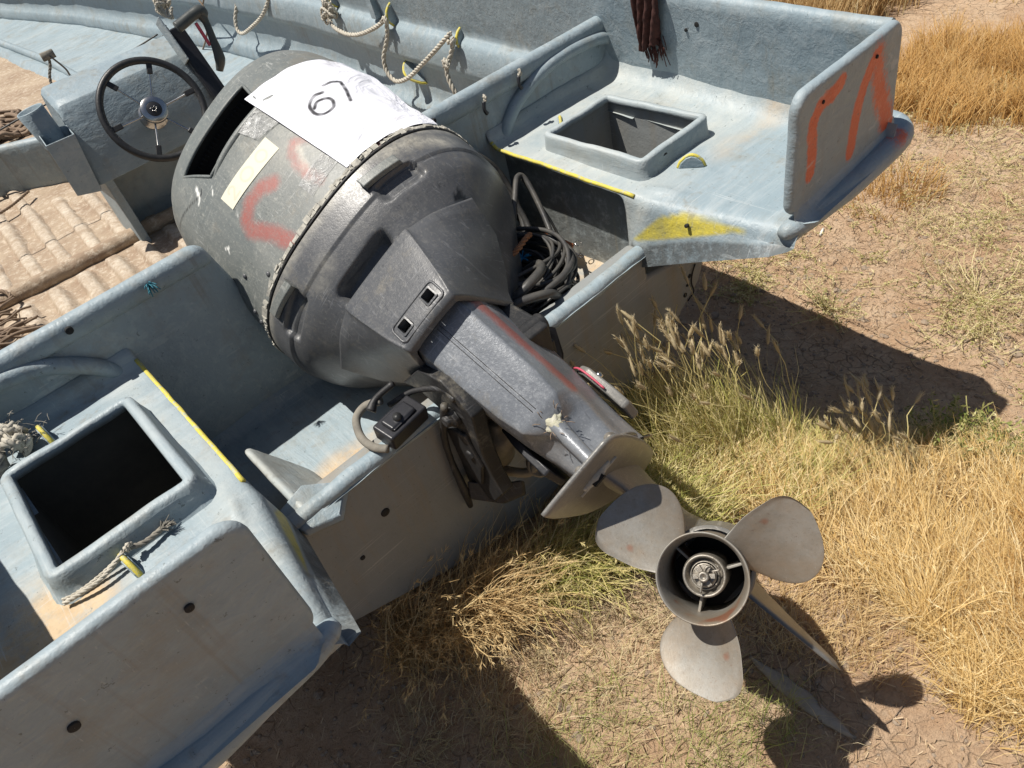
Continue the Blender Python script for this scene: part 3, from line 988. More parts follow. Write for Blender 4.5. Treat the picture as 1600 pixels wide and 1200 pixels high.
# ---- steering wheel (rim, hub, spokes, grips are sub-parts)
wc = np.array((.101, 2.655, .856)); ax = np.array((-.03, -.88, .47)); ax /= np.linalg.norm(ax)
ua = np.cross((0, 0, 1), ax); ua /= np.linalg.norm(ua); ub = np.cross(ax, ua)
m = MB(); m.lathe(wc-ax*.075, ax, [(0, .046), (.012, .046), (.014, .040), (.05, .036), (.052, .026), (.07, .026), (.085, .024)], 32)
wheel = m.build('steering_wheel', MT['chrome'], boat)
R_ = .158
m = MB()
m.tube([wc+R_*(math.cos(q)*ua+math.sin(q)*ub) for q in np.linspace(0, 2*math.pi, 73)], .0118, 12, 0, cap=False)
m.build('wheel_rim', MT['rubber'], wheel)
for k in range(6):
    q = math.radians(90+k*60+32)
    dr = math.cos(q)*ua+math.sin(q)*ub
    m = MB(); m.tube([wc+dr*.026-ax*.018, wc+dr*.09-ax*.010, wc+dr*.135], .0033, 8, 4)
    m.build('spoke', MT['chrome'], wheel)
    m = MB(); tg = np.cross(ax, dr)
    Rm = np.stack([dr, tg, ax], 1)
    m.box(wc+dr*.134, (.038, .018, .010), Rm)
    m.build('spoke_grip', MT['rubber'], wheel, bevel=.003)
m = MB(); m.lathe(wc-ax*.008, ax, [(0, .043), (.014, .043), (.018, .040), (.0185, .024)], 36); m.build('hub_ring', MT['chrome'], wheel)
m = MB(); m.lathe(wc-ax*.008, ax, [(.0175, .0245), (.0192, .022), (.0195, .0003)], 28); m.build('hub_cap', MT['plastic'], wheel)
m = MB()
em = [(-.011, -.004), (-.003, -.004), (.0, -.011), (.003, -.004), (.012, .001), (.004, .002), (.006, .010), (-.001, .004), (-.010, .007), (-.005, .001)]
for i in range(len(em)):
    p, q = em[i], em[(i+1) % len(em)]
    c = wc+ax*.0122
    m.tube([c+ua*p[0]+ub*p[1], c+ua*q[0]+ub*q[1]], .0008, 5, 0)
m.build('hub_emblem', MT['chrome'], wheel)

# ---- throttle lever
def rotm(z_axis, x_hint):
    z = np.array(z_axis, float); z /= np.linalg.norm(z)
    x = np.array(x_hint, float); x -= (x@z)*z; x /= np.linalg.norm(x)
    return np.stack([x, np.cross(z, x), z], 1)
p0 = np.array((.335, 2.83, 1.012)); p1 = np.array((.352, 2.72, .765)); dd = p1-p0
Rm = rotm(dd, (1, 0, 0))
m = MB(); m.box((p0+p1)/2, (.056, .038, np.linalg.norm(dd)), Rm)
m.box((p0+p1)/2+Rm@np.array((.006, -.014, .02)), (.036, .03, np.linalg.norm(dd)*.86), Rm)
thr = m.build('throttle_control', MT['plastic'], boat, bevel=.007)
m = MB(); m.box(p0+Rm@np.array((-.034, .012, .035)), (.006, .07, .15), Rm)
m.build('mount_plate', PV, thr, smooth=False, bevel=.002)
m = MB()
m.tube([(.384, 2.72, .862), (.402, 2.715, .90), (.410, 2.72, .96), (.416, 2.73, 1.01), (.412, 2.735, 1.04)], [.012, .019, .013, .012, .018], 10, 8)
m.build('lever_arm', MT['handle'], thr)
m = MB(); m.tube([(.318, 2.735, 1.030), (.345, 2.735, 1.036), (.385, 2.735, 1.046), (.415, 2.735, 1.048), (.424, 2.735, 1.030)], [.019, .0185, .018, .021, .016], 14, 6)
m.build('lever_handle', MT['handle'], thr)
m = MB(); m.box((.386, 2.722, .985), (.011, .008, .080), rotm((.16, 0, -1), (1, 0, 0)))
m.build('red_trim_strip', MT['pink'], thr, bevel=.002)

# ---- cleats on the side wall and eyes on the decks
def cleat(c, d, h, L, mat_edge):
    """half-moon moulded fin with a yellow painted rim"""
    c = np.array(c, float); d = np.array(d, float); d /= np.linalg.norm(d); h = np.array(h, float); h /= np.linalg.norm(h)
    prof = [(-L, 0), (-L*.8, L*.45), (-L*.4, L*.82), (0, L*.95), (L*.4, L*.82), (L*.8, L*.45), (L, 0)]
    n_ = np.cross(d, h)
    P = [c+d*a+h*b-n_*.006 for a, b in prof]
    m = MB(); m.prism(P, n_*.012)
    o = m.build('cleat', PY, boat, smooth=False, bevel=.002)
    m = MB(); m.tube([c+d*a+h*(b+.001) for a, b in prof], .0040 if L < .032 else .005, 7, 6)
    m.build('cleat_edge', MT['yellow'], o)
X_ = lambda y, k=0: xw(y)-k
cleat((X_(2.455), 2.455, .862), (0, .06, 1), (-1, -.1, 0), .040, 0)
cleat((X_(2.035), 2.035, .832), (0, .05, 1), (-1, -.1, 0), .034, 0)
cleat((X_(2.40, .0), 2.40, .665), (0, -.75, -.6), (-1, 0, .1), .060, 0)
cleat((X_(2.93), 2.93, .87), (0, .1, 1), (-1, -.1, 0), .034, 0)
cleat((.603, .868, .828), (-.55, .75, 0), (0, 0, 1), .027, 0)
cleat((.612, 1.255, .838), (.6, .7, 0), (0, 0, 1), .022, 0)
cleat((-.650, .892, .822), (-.15, 1, 0), (0, 0, 1), .030, 0)
cleat((-.655, 1.285, .838), (-.1, 1, 0), (0, 0, 1), .028, 0)
m = MB(); m.prism([(X_(2.61, -.0), 2.61, .95), (X_(2.57, 0), 2.57, .95), (X_(2.56), 2.56, .84), (X_(2.60), 2.60, .84)], (-.03, -.004, 0))
m.build('moulded_bracket', PY, boat, bevel=.003)
# ------------------------------------------------------------------ outboard motor (own frame: x starboard, y towards the bow, z up the leg)
KS = .93/1.08
eN = Vector((0.83867, -0.18628, 0.51179)); eF = Vector((0.54464, 0.28684, -0.78809)); eU = Vector((0, 0.93969, 0.34202))
eO = CAM + (Vector((-0.057, 0.362, 0.606))-CAM)*KS
eng = thing('outboard_motor', 'large dark grey outboard motor tilted up on the transom, red spray strokes on its cowl', 'outboard motor', (0, 0, 0))
eng.matrix_basis = Matrix(((eN.x*KS, eF.x*KS, eU.x*KS, eO.x), (eN.y*KS, eF.y*KS, eU.y*KS, eO.y), (eN.z*KS, eF.z*KS, eU.z*KS, eO.z), (0, 0, 0, 1)))
def el(n, f, u):
    """engine frame -> world"""
    return np.array(eng.matrix_basis @ Vector((n, f, u)))
def epart(name, V, F, mat, parent=None, **kw):
    return mesh_obj(name, V, F, mat, parent or eng, local=True, **kw)
def eb(m, name, mat, parent=None, **kw):
    return m.build(name, mat, parent or eng, local=True, **kw)
TAB = [(.60, .165, .07), (.66, .16, .09), (.70, .155, .12), (.75, .15, .165), (.80, .145, .205), (.86, .13, .255), (.90, .118, .295), (.93, .105, .32), (.97, .095, .332), (1.045, .09, .335),
       (1.2, .095, .33), (1.35, .108, .322), (1.45, .125, .312), (1.54, .15, .295), (1.60, .18, .272), (1.64, .22, .235), (1.67, .30, .165), (1.68, .38, .05)]
TU = np.array([t[0] for t in TAB]); TR = np.array([t[1] for t in TAB]); TB_ = np.array([t[2] for t in TAB])
PEXP = 2.5; FC = .36
def _sm_interp(u, T):
    e = .012
    return float((np.interp(u-e, TU, T)+2*np.interp(u, TU, T)+np.interp(u+e, TU, T))/4)
def sect(u, th, grow=0.0, ffront=None):
    rf = _sm_interp(u, TR); b = _sm_interp(u, TB_)
    c, s_ = math.cos(th), math.sin(th)
    a = (.39-rf) if c > 0 else (.25)
    a = max(a, .01)
    n = (b+grow)*math.copysign(abs(s_)**(2/PEXP), s_)-(.030*sm((u-1.15)/.3) if s_ < 0 else 0)*abs(s_)
    f = .39-(a+grow)*math.copysign(abs(c)**(2/PEXP), c)
    return n, f
def rear(n, u, lift=0.0):
    rf = _sm_interp(u, TR); b = _sm_interp(u, TB_)
    q = min(.9995, abs(n/b))
    f = .39-(.39-rf)*(1-q**PEXP)**(1/PEXP)
    return np.array((n, f-lift, u))
def thetas(N_):
    t = np.linspace(-math.pi, math.pi, N_, endpoint=False)
    return t+0.18*np.sin(2*t)*0
# --- top cowl, dense so the spray strokes can be masked on it
def nu_thetas(N_):
    # even spacing in arc length on the rim section
    t = np.linspace(-math.pi, math.pi, 4000)
    P = np.array([sect(1.1, q) for q in t])
    d = np.r_[0, np.cumsum(np.linalg.norm(np.diff(P, axis=0), axis=1))]
    return np.interp(np.linspace(0, d[-1], N_, endpoint=False), d, t)
TH = nu_thetas(380)
US = np.r_[np.linspace(1.052, 1.55, 96), np.linspace(1.556, 1.68, 34)]
def inpoly1(x, y, poly):
    c = False; n = len(poly)
    for i in range(n):
        (x1, y1), (x2, y2) = poly[i], poly[(i+1) % n]
        if (y1 > y) != (y2 > y) and x < (x2-x1)*(y-y1)/(y2-y1+1e-12)+x1: c = not c
    return c
VENT = [(-.158, 1.508), (-.100, 1.392), (.105, 1.400), (.110, 1.508)]
V = []
for th in TH:
    for u in US:
        n, f = sect(u, th)
        w = .0016*noise.noise(Vector((n*6, f*6, u*6)))
        V.append((n, f+w, u))
V = np.array(V)
nu = len(US)
F = []
rearq = []
for fc in grid_faces(len(TH), nu, cu=True, flip=True):
    c = V[list(fc)].mean(0)
    if c[1] < .38 and inpoly1(c[0], c[2], VENT): continue
    F.append(fc)
F.append(tuple(i*nu+nu-1 for i in range(len(TH))))
P2 = V[:, [0, 2]]
rearm = (V[:, 1] < .33)
two = [(-.008, 1.205), (-.035, 1.228), (-.080, 1.232), (-.112, 1.215), (-.122, 1.185), (-.105, 1.155), (-.085, 1.11), (-.075, 1.055)]
sp = stroke(P2, two, .019, .55)
zero = [(.088, 1.232), (.068, 1.215), (.060, 1.185), (.058, 1.145), (.066, 1.105)]
sp = np.maximum(sp, stroke(P2, zero, .014, .6)*.75)
sp = np.maximum(sp, stroke(P2, [(.095, 1.225), (.12, 1.20)], .012, .6)*.6)
sp = np.maximum(sp, stroke(P2, [(.185, 1.070), (.232, 1.072)], .012, .7)*.95)
gl = np.maximum(stroke(P2, [(.09, 1.215), (.066, 1.165), (.06, 1.13)], .010, .6), stroke(P2, [(0, 1.30), (.10, 1.21)], .05, .9)*.35)
whi = np.maximum.reduce([stroke(P2, [(-.150, 1.425), (-.160, 1.398)], .0045, .3), stroke(P2, [(-.16, 1.398), (-.172, 1.392)], .003, .3), stroke(P2, [(-.203, 1.245), (-.196, 1.236), (-.203, 1.232)], .0025, .3),
    stroke(P2, [(-.26, 1.30), (-.262, 1.285)], .002, .3), stroke(P2, [(-.117, 1.255), (-.118, 1.245)], .002, .4), stroke(P2, [(-.13, 1.352), (-.115, 1.372)], .0012, .4)])
drk = np.maximum.reduce([stroke(P2, [(-.285, 1.49), (-.15, 1.395)], .0016, .4), stroke(P2, [(-.15, 1.395), (-.14, 1.405)], .0014, .4), stroke(P2, [(.105, 1.415), (.26, 1.395)], .0016, .4)])
rm = rearm.astype(float)
cowl = epart('top_cowl', V, F, MT['cowl'], attrs=dict(spray=sp*rm, glue=gl*rm, white=whi*rm, dark=drk*rm))
# vent: dark recess, trim round it
m = MB()
n4 = len(VENT)
ring = []
for i in range(4):
    a, b = VENT[i], VENT[(i+1) % 4]
    for t in np.linspace(0, 1, 14)[:-1]:
        ring.append((a[0]+(b[0]-a[0])*t, a[1]+(b[1]-a[1])*t))
r0 = [rear(x, u, -.001) for x, u in ring]
r1 = [rear(x*.96, u, -.10)+np.array((0, 0, .02)) for x, u in ring]
nr = len(ring)
m.add(np.vstack([r0, r1]), [(i, (i+1) % nr, (i+1) % nr+nr, i+nr) for i in range(nr)]+[tuple(range(nr, 2*nr))])
eb(m, 'vent_recess', MT['void'])
m = MB(); m.tube([rear(x*1.0, u, .0012) for x, u in ring+ring[:1]], .0042, 8, 0, cap=False)
eb(m, 'vent_trim', MT['cowl'])
m = MB()
for t in np.linspace(.10, .95, 18):
    x = -.140+.235*t; 
    p = rear(x, 1.494, -.022); m.box(p+np.array((0, .012, .010)), (.003, .012, .010))
tag(eb(m, 'vent_louvres', MT['void'], smooth=False), kind='stuff')
# moulded ridge beside the vent
m = MB(); m.tube([rear(x, u, -.004) for x, u in ((-.118, 1.375), (-.06, 1.392), (.02, 1.398), (.11, 1.395), (.17, 1.375))], [.002, .010, .011, .010, .002], 10, 8)
eb(m, 'moulded_ridge', MT['cowl'])
# rivets
for n, u in ((-.218, 1.156), (-.168, 1.083), (.131, 1.066), (.217, 1.066), (-.274, 1.112), (-.285, 1.09), (.262, 1.075)):
    p = rear(n, u); q = rear(n*1.02, u, 0)
    nrm = np.array((n*2.2*abs(n/.33)**.5*3, -1, 0)); nrm /= np.linalg.norm(nrm)
    m = MB(); m.lathe(p, nrm, [(0, .0068), (.002, .0064), (.0042, .0045), (.005, .0004)], 12)
    eb(m, 'rivet', MT['pan'])

# --- lower pan with pockets pressed into it
TH2 = nu_thetas(300)
UL = np.r_[np.linspace(.60, .93, 60), np.linspace(.936, 1.044, 34)]
def pocket(n, f, u):
    """depth pressed inwards"""
    d = 0
    if f < .38:
        def box(nc, uc, hn, hu, skew, dep, soft=.22):
            x = (n-nc)/hn; y = (u-uc-skew*(n-nc))/hu
            q = (abs(x)**6+abs(y)**6)**(1/6)
            return dep*sm((1-q)/soft+.0)
        d = max(box(-.014, .898, .092, .021, .03, .036, .35), box(.170, .962, .052, .024, -.05, .014), box(-.195, .975, .052, .024, .08, .014))
    return d
V = []; DK = []
for th in TH2:
    for u in UL:
        n, f = sect(u, th, .004 if u > .97 else 0)
        d = pocket(n, f, u)
        DK.append(1.0 if 0 else 0)
        V.append((n*(1-d*.4), f+d, u+d*.25))
V = np.array(V); nu2 = len(UL)
F = grid_faces(len(TH2), nu2, cu=True, flip=True)
P2 = V[:, [0, 2]]
rmk = (V[:, 1] < .33).astype(float)
g = np.maximum(stroke(P2, [(.20, 1.03), (.26, 1.02), (.29, 1.00)], .016, 1.0)*.9, np.clip((V[:, 2]-1.02)/.02, 0, 1)*.55)
g = np.maximum(g, stroke(P2, [(-.10, .955), (-.06, .965)], .018, .8)*.35)
pan = epart('lower_cowl', V, F, MT['pan'], attrs=dict(glue=g*rmk, dark=stroke(P2, [(.235, .888), (.222, .872), (.232, .868), (.222, .882), (.215, .874)], .0035, .3)*rmk))
# latches
def latch(n0, n1, u0, u1):
    m = MB()
    P = []
    for t in np.linspace(0, 1, 8):
        n = n0+(n1-n0)*t; u = u0+(u1-u0)*t
        for du, lf in ((-.013, .006), (-.011, .020), (.011, .020), (.013, .006)):
            P.append(rear(n, u+du, lf))
    m.add(P, grid_faces(8, 4, cv=True, flip=True)+[(0, 1, 2, 3), (28, 29, 30, 31)][::1])
    eb(m, 'latch', MT['cowl'], bevel=.003)
latch(.115, .205, 1.003, .995)
latch(-.143, -.232, 1.006, 1.022)
# cracked rubber seal between cowl halves: a bead and separate peeling chips
m = MB()
TH3 = [q for q in np.linspace(-2.9, 2.9, 150)]
pts = []
for q in TH3:
    n, f = sect(1.05, q, .003)
    pts.append((n, f, 1.048))
m.tube([(x, y, 1.0500) for x, y, z in pts], .0036, 8, 0)
eb(m, 'seal_bead', MT['bracket'])
rr = random.Random(4)
m = MB()
qs = np.linspace(-2.2, 2.2, 3000)
Pq = np.array([sect(1.056, q, 0) for q in qs]); dq = np.r_[0, np.cumsum(np.linalg.norm(np.diff(Pq, axis=0), axis=1))]
def rim_pt(s_, u, lift):
    n = np.interp(s_, dq, Pq[:, 0]); f = np.interp(s_, dq, Pq[:, 1]); n2 = np.interp(s_+.004, dq, Pq[:, 0]); f2 = np.interp(s_+.004, dq, Pq[:, 1])
    t = np.array((n2-n, f2-f)); t /= np.linalg.norm(t)
    return np.array((n+t[1]*lift, f-t[0]*lift, u))
s0 = .10
while s0 < dq[-1]-.10:
    L_ = rr.choice((rr.uniform(.004, .010), rr.uniform(.008, .018), rr.uniform(.012, .030)))
    gap = rr.uniform(.0003, .0022) if rr.random() < .93 else rr.uniform(.004, .016)
    ua, ub_ = 1.0525+rr.uniform(-.002, .0015), 1.0645+rr.uniform(-.0045, .0035)
    rows_ = [(ua, ub_)] if rr.random() < .6 else [(ua, (ua+ub_)/2-.0004), ((ua+ub_)/2+.0004, ub_)]
    for (u0_, u1_) in rows_:
        li = [.0062+rr.uniform(-.0014, .0034) for _ in range(4)]; j = [rr.uniform(-.0012, .0012) for _ in range(4)]
        cs = [(s0+j[0], u0_, li[0]), (s0+L_+j[1], u0_+j[0], li[1]), (s0+L_+j[2], u1_+j[1], li[2]), (s0+j[3], u1_+j[3], li[3])]
        T_ = [rim_pt(x, u, l) for x, u, l in cs]; B_ = [rim_pt(x, u, l-.005) for x, u, l in cs]
        m.add(T_+B_, [(0, 1, 2, 3), (7, 6, 5, 4), (0, 4, 5, 1), (1, 5, 6, 2), (2, 6, 7, 3), (3, 7, 4, 0)])
    s0 += L_+gap
tag(eb(m, 'seal_chips', MT['seal'], smooth=False), 'cracked off-white sealing strip peeling off the cowl joint', kind='stuff')

# --- rear cover with the two exhaust ports
CV = [  # u, flat half width, rear f, side half width, side f, deep half, deep f
    (.872, .096, .120, .162, .166, .236, .245), (.866, .099, .104, .166, .152, .240, .232), (.845, .098, .098, .167, .156, .232, .25), (.80, .091, .088, .160, .172, .212, .30), (.75, .082, .077, .138, .170, .177, .31),
    (.715, .075, .069, .118, .168, .150, .31), (.69, .069, .065, .106, .168, .132, .30), (.672, .064, .065, .098, .166, .123, .30), (.662, .062, .071, .095, .17, .12, .30), (.660, .055, .085, .088, .18, .11, .30)]
def cvring(row):
    u, a, f0, b, f1, c, f2 = row
    pts = [(-c, f2), (-b, f1), (-a-.012, f0+.012), (-a+.006, f0), (0, f0-.003), (a-.006, f0), (a+.012, f0+.012), (b, f1), (c, f2)]
    P = catmull([(x, y, u) for x, y in pts], 10)
    return P
rows = []
for i in range(len(CV)-1):
    r0 = cvring(CV[i]); r1 = cvring(CV[i+1])
    k = max(1, int((CV[i][0]-CV[i+1][0])/.004))
    for t in np.arange(k)/k: rows.append(r0+(r1-r0)*t)
rows.append(cvring(CV[-1]))
V = np.vstack(rows); nw = len(rows[0]); F = []
PORTS = [(-.037, .702), (.037, .702)]
for fc in grid_faces(len(rows), nw):
    c = V[list(fc)].mean(0)
    if any(abs(c[0]-a) < .0135 and abs(c[2]-b) < .0135 for a, b in PORTS): continue
    F.append(fc)
# raised surround joining both ports
cov = epart('rear_cover', V, F, MT['pan'])
def cf(n, u):
    i = int(np.argmin(np.abs(rows_u-u))); r = rows[i]; s_ = r[:, 1] < .17
    return float(np.interp(n, r[s_, 0], r[s_, 1]))
rows_u = np.array([r[0][2] for r in rows])
m = MB(); m.tube([(x*1.006, y+.001, .8745) for x, y, z in rows[0][::3]], .0022, 6, 0)
eb(m, 'seam', MT['void'], cov)
def rrect(hn, hu, r, cn, cu, k=6):
    P = []
    for sx, sy, a0 in ((1, 1, 0), (-1, 1, 90), (-1, -1, 180), (1, -1, 270)):
        for j in range(k):
            q = math.radians(a0+90*j/(k-1)); P.append((cn+sx*(hn-r)+r*math.cos(q), cu+sy*(hu-r)+r*math.sin(q)))
    return P
m = MB(); P = rrect(.062, .023, .010, 0, .702)
m.tube([(a, cf(a, b)-.0005, b) for a, b in P+P[:1]], .0028, 8, 0, cap=False)
eb(m, 'port_surround', MT['pan'], cov)
for a, b in PORTS:
    m = MB(); P = rrect(.0150, .0150, .004, a, b); Q = rrect(.0115, .0115, .003, a, b); n_ = len(P)
    f0 = cf(a, b)
    V = [(x, f0-.004, u) for x, u in P]+[(x, f0-.0045, u) for x, u in Q]+[(x, f0+.035, u) for x, u in Q]+[(x, f0+.004, u) for x, u in P]
    m.add(V, [(i, (i+1) % n_, n_+(i+1) % n_, n_+i) for i in range(n_)]+[(n_+i, n_+(i+1) % n_, 2*n_+(i+1) % n_, 2*n_+i) for i in range(n_)]+[(3*n_+i, 3*n_+(i+1) % n_, (i+1) % n_, i) for i in range(n_)])
    eb(m, 'exhaust_port', MT['pan'], cov, smooth=False)
    m = MB(); m.box((a, f0+.03, b), (.026, .004, .026)); eb(m, 'port_inside', MT['void'], cov, smooth=False)

# --- drive leg (mid section)
LG = [(.672, .060, .108, .088, .17, .100, .40), (.64, .060, .112, .086, .17, .099, .40), (.55, .0575, .122, .082, .18, .095, .38), (.46, .054, .131, .078, .19, .09, .37), (.405, .047, .138, .074, .20, .086, .36),
      (.385, .035, .147, .070, .20, .084, .36), (.365, .022, .165, .066, .205, .083, .36), (.33, .010, .175, .058, .21, .081, .36), (.295, .008, .178, .053, .21, .080, .36), (.262, .008, .18, .050, .21, .08, .36)]
def lgring(row):
    u, a, f0, b, f1, c, f2 = row
    pts = [(0, f2+.03), (-c*.6, f2+.02), (-c, f2-.03), (-(b+c)/2, (f1+f2)/2-.02), (-b, f1), (-a-.008, f0+.012), (-a+.004, f0), (-.004, f0-.002), (.004, f0-.002), (a-.004, f0), (a+.008, f0+.012), (b, f1), ((b+c)/2, (f1+f2)/2-.02), (c, f2-.03), (c*.6, f2+.02)]
    return catmull([(x, y, u) for x, y in pts+pts[:1]], 7)[:-1]
rows2 = []
for i in range(len(LG)-1):
    r0, r1 = lgring(LG[i]), lgring(LG[i+1]); k = max(2, int((LG[i][0]-LG[i+1][0])/.006))
    for t in np.arange(k)/k: rows2.append(r0+(r1-r0)*t)
rows2.append(lgring(LG[-1]))
V = np.vstack(rows2); nw = len(rows2[0])
F = grid_faces(len(rows2), nw, cv=True)
PU = V[:, [1, 2]]
sp = stroke(PU, [(.150, .655), (.162, .60), (.172, .53), (.185, .46), (.20, .41)], .016, .6)*(V[:, 0] > .05)*1.2
sp = np.maximum(sp, stroke(PU, [(.20, .63), (.23, .58)], .010, .8)*(V[:, 0] > .05)*.5)
sp = np.maximum(sp, stroke(PU, [(.30, .55), (.34, .47), (.37, .40)], .008, .8)*(V[:, 0] > .05)*.5)
drk = (stroke(V[:, [0, 2]], [(-.006, .665), (-.004, .42)], .0008, .4)+stroke(V[:, [0, 2]], [(.002, .665), (.004, .42)], .0008, .4))*(V[:, 1] < .16)
leg = epart('drive_leg', V, F, MT['leg'], attrs=dict(spray=sp, dark=np.clip(drk, 0, 1)*.0))
for dx in (-.0055, .003):
    m = MB(); pp = []
    for u in np.linspace(.668, .415, 20):
        i = np.argmin([abs(r[0][2]-u) for r in rows2]); r = rows2[i]; s_ = (r[:, 1] < .16)
        o_ = np.argsort(r[s_, 0]); pp.append((dx, float(np.interp(dx, r[s_, 0][o_], r[s_, 1][o_]))+.0002, u))
    m.tube(pp, .0008, 5, 0); eb(m, 'seam', MT['bracket'], leg)
# red edged side pad (anode) on starboard and the dark one on port
m = MB()
P = [(.088, .365, .475), (.096, .335, .45), (.099, .33, .38), (.096, .335, .335), (.088, .37, .31), (.085, .41, .32), (.086, .41, .46)]
m.prism(P, (.022, .006, 0)); pad = eb(m, 'side_anode', MT['gearcase'], bevel=.006)
m = MB(); m.lathe((.119, .355, .425), (1, -.3, 0), [(-.002, .0085), (.003, .008), (.0035, .004), (.001, .001)], 14); eb(m, 'anode_screw', MT['chrome'], pad)
m = MB(); m.tube([(.092, .362, .482), (.101, .336, .462), (.104, .328, .43), (.104, .326, .39)], .0026, 6, 6); eb(m, 'red_edge', MT['pink'], pad)
m = MB(); m.prism([(-.088, .30, .50), (-.088, .26, .44), (-.088, .255, .35), (-.088, .30, .32), (-.088, .36, .33), (-.088, .36, .48)], (-.018, 0, 0))
pad2 = eb(m, 'side_anode', MT['plastic'], bevel=.004)
m = MB(); m.lathe((-.106, .285, .40), (-1, 0, 0), [(-.002, .007), (.003, .0065), (.0035, .003), (.001, .001)], 12); eb(m, 'anode_screw', MT['chrome'], pad2)
# mud nest at the foot of the leg
m = MB()
g_ = []
for i in range(26):
    for j in range(26):
        a, b = i/25*2-1, j/25*math.pi*2
        r = math.sqrt(max(0, 1-a*a)); p = np.array((a, r*math.cos(b), r*math.sin(b)))
        k = .95+.30*noise.noise(Vector(p*2.1))+.12*noise.noise(Vector(p*6))
        g_.append((.004+p[0]*.023*k, .152+p[1]*.009*k+.004*abs(p[0]), .385+p[2]*.028*k))
nest = tag(mesh_obj('mud_nest', [el(*p) for p in g_], grid_faces(26, 26), MT['nest']), 'dried pale mud nest with lichen stuck to the foot of the motor leg', 'insect nest')
m = MB(); rr = random.Random(3)
for i in range(14):
    q = rr.uniform(0, 6.28); r0 = rr.uniform(.018, .028)
    p = np.array((.004+r0*math.cos(q), .136+rr.uniform(-.006, .01), .378+r0*math.sin(q)))
    d = np.array((math.cos(q+rr.uniform(-.8, .8)), rr.uniform(-.9, .3), math.sin(q+rr.uniform(-.8, .8))))*rr.uniform(.006, .016)
    m.tube([el(*p), el(*(p+d*.6+(0, 0, .002))), el(*(p+d))], .0007, 4, 0)
o = m.build('nest_twigs', MT['twine'], nest); tag(o, kind='stuff')
# lower trailing strut between leg and plate
m = MB(); m.tube([(.002, .164, .375), (.0, .160, .34), (-.002, .154, .29), (-.004, .150, .245)], [.019, .016, .0145, .016], 14, 8)
eb(m, 'trailing_strut', MT['leg'])
# gearcase: upper splash plate, anti-ventilation plate, strut, torpedo, skeg
def plate(name, pts, u0, th, mat, edge=.003, dz=None):
    P = catmull([(a, b, u0) for a, b in pts+pts[:1]], 8)[:-1]
    if dz is not None: P[:, 2] += [dz(*p[:2]) for p in P]
    c = P.mean(0); n_ = len(P)
    V = [c+(0, 0, -th/2)]
    F = []
    rings = [(.5, -th/2), (.94, -th/2), (1.0, -th*.25), (1.0, th*.25), (.94, th/2), (.5, th/2)]
    for k, dzz in rings:
        for p in P:
            q = c+(p-c)*k; q[2] = (p[2] if dz is not None and k > .6 else c[2]*(1-k)+p[2]*k)+dzz; V.append(q)
    V.append(c+(0, 0, th/2))
    for i in range(n_):
        j = (i+1) % n_
        F.append((0, 1+i, 1+j))
        for k in range(len(rings)-1):
            F.append((1+k*n_+i, 1+(k+1)*n_+i, 1+(k+1)*n_+j, 1+k*n_+j))
        F.append((1+(len(rings)-1)*n_+i, len(V)-1, 1+(len(rings)-1)*n_+j))
    return epart(name, V, F, mat)
plate('splash_plate', [(0.0, .15), (.045, .165), (.068, .21), (.078, .30), (.065, .42), (0, .48), (-.075, .42), (-.09, .30), (-.075, .21), (-.045, .165)], .275, .009, MT['gearcase'])
plate('ventilation_plate', [(-.088, -.052), (-.04, -.055), (.04, -.055), (.071, -.045), (.084, .02), (.086, .14), (.080, .26), (.06, .38), (0, .43), (-.06, .38), (-.092, .26), (-.098, .14), (-.096, .02)], .235, .012, MT['gearcase'], dz=lambda a, b: .0)
m = MB(); m.tube([(-.030, .035, .2285), (.0, .037, .2283), (.035, .035, .2285)], [.004, .012, .004], 10, 6); m.tube([(-.045, .06, .229), (.045, .06, .229)], .0035, 6, 4)
eb(m, 'plate_scar', MT['seal'])
m = MB(); m.box((.0, .036, .222), (.024, .013, .012)); eb(m, 'tab_slot', MT['void'], smooth=False)
m = MB(); m.lathe((.05, .12, .262), (.3, -1, 0), [(0, .012), (.03, .012), (.031, .007), (.04, .007), (.041, .0005)], 14); eb(m, 'bolt', MT['corroded'])
m = MB(); m.lathe((-.02, .10, .262), (.1, -1, .1), [(0, .009), (.02, .009), (.021, .0005)], 12); eb(m, 'bolt', MT['corroded'])
rows3 = []
for u, a, f0, f1 in ((.24, .034, .10, .42), (.20, .028, .135, .42), (.15, .024, .15, .42), (.10, .026, .155, .42), (.05, .04, .155, .43)):
    P = catmull([(0, f1, u), (-a*.8, f1-.06, u), (-a, (f0+f1)/2, u), (-a*.55, f0+.04, u), (0, f0, u), (a*.55, f0+.04, u), (a, (f0+f1)/2, u), (a*.8, f1-.06, u), (0, f1, u)], 5)[:-1]
    rows3.append(P)
epart('gearcase_strut', np.vstack(rows3), grid_faces(5, len(rows3[0]), cv=True), MT['gearcase'])
m = MB(); m.lathe((0, .145, 0), (0, 1, 0), [(0, .040), (.001, .062), (.004, .068), (.012, .070), (.05, .071), (.12, .073), (.20, .068), (.27, .052), (.32, .028), (.34, .0005)], 40)
m.lathe((0, .128, 0), (0, 1, 0), [(0, .066), (.003, .072), (.014, .0725), (.017, .067)], 40)
eb(m, 'gearcase', MT['gearcase'])
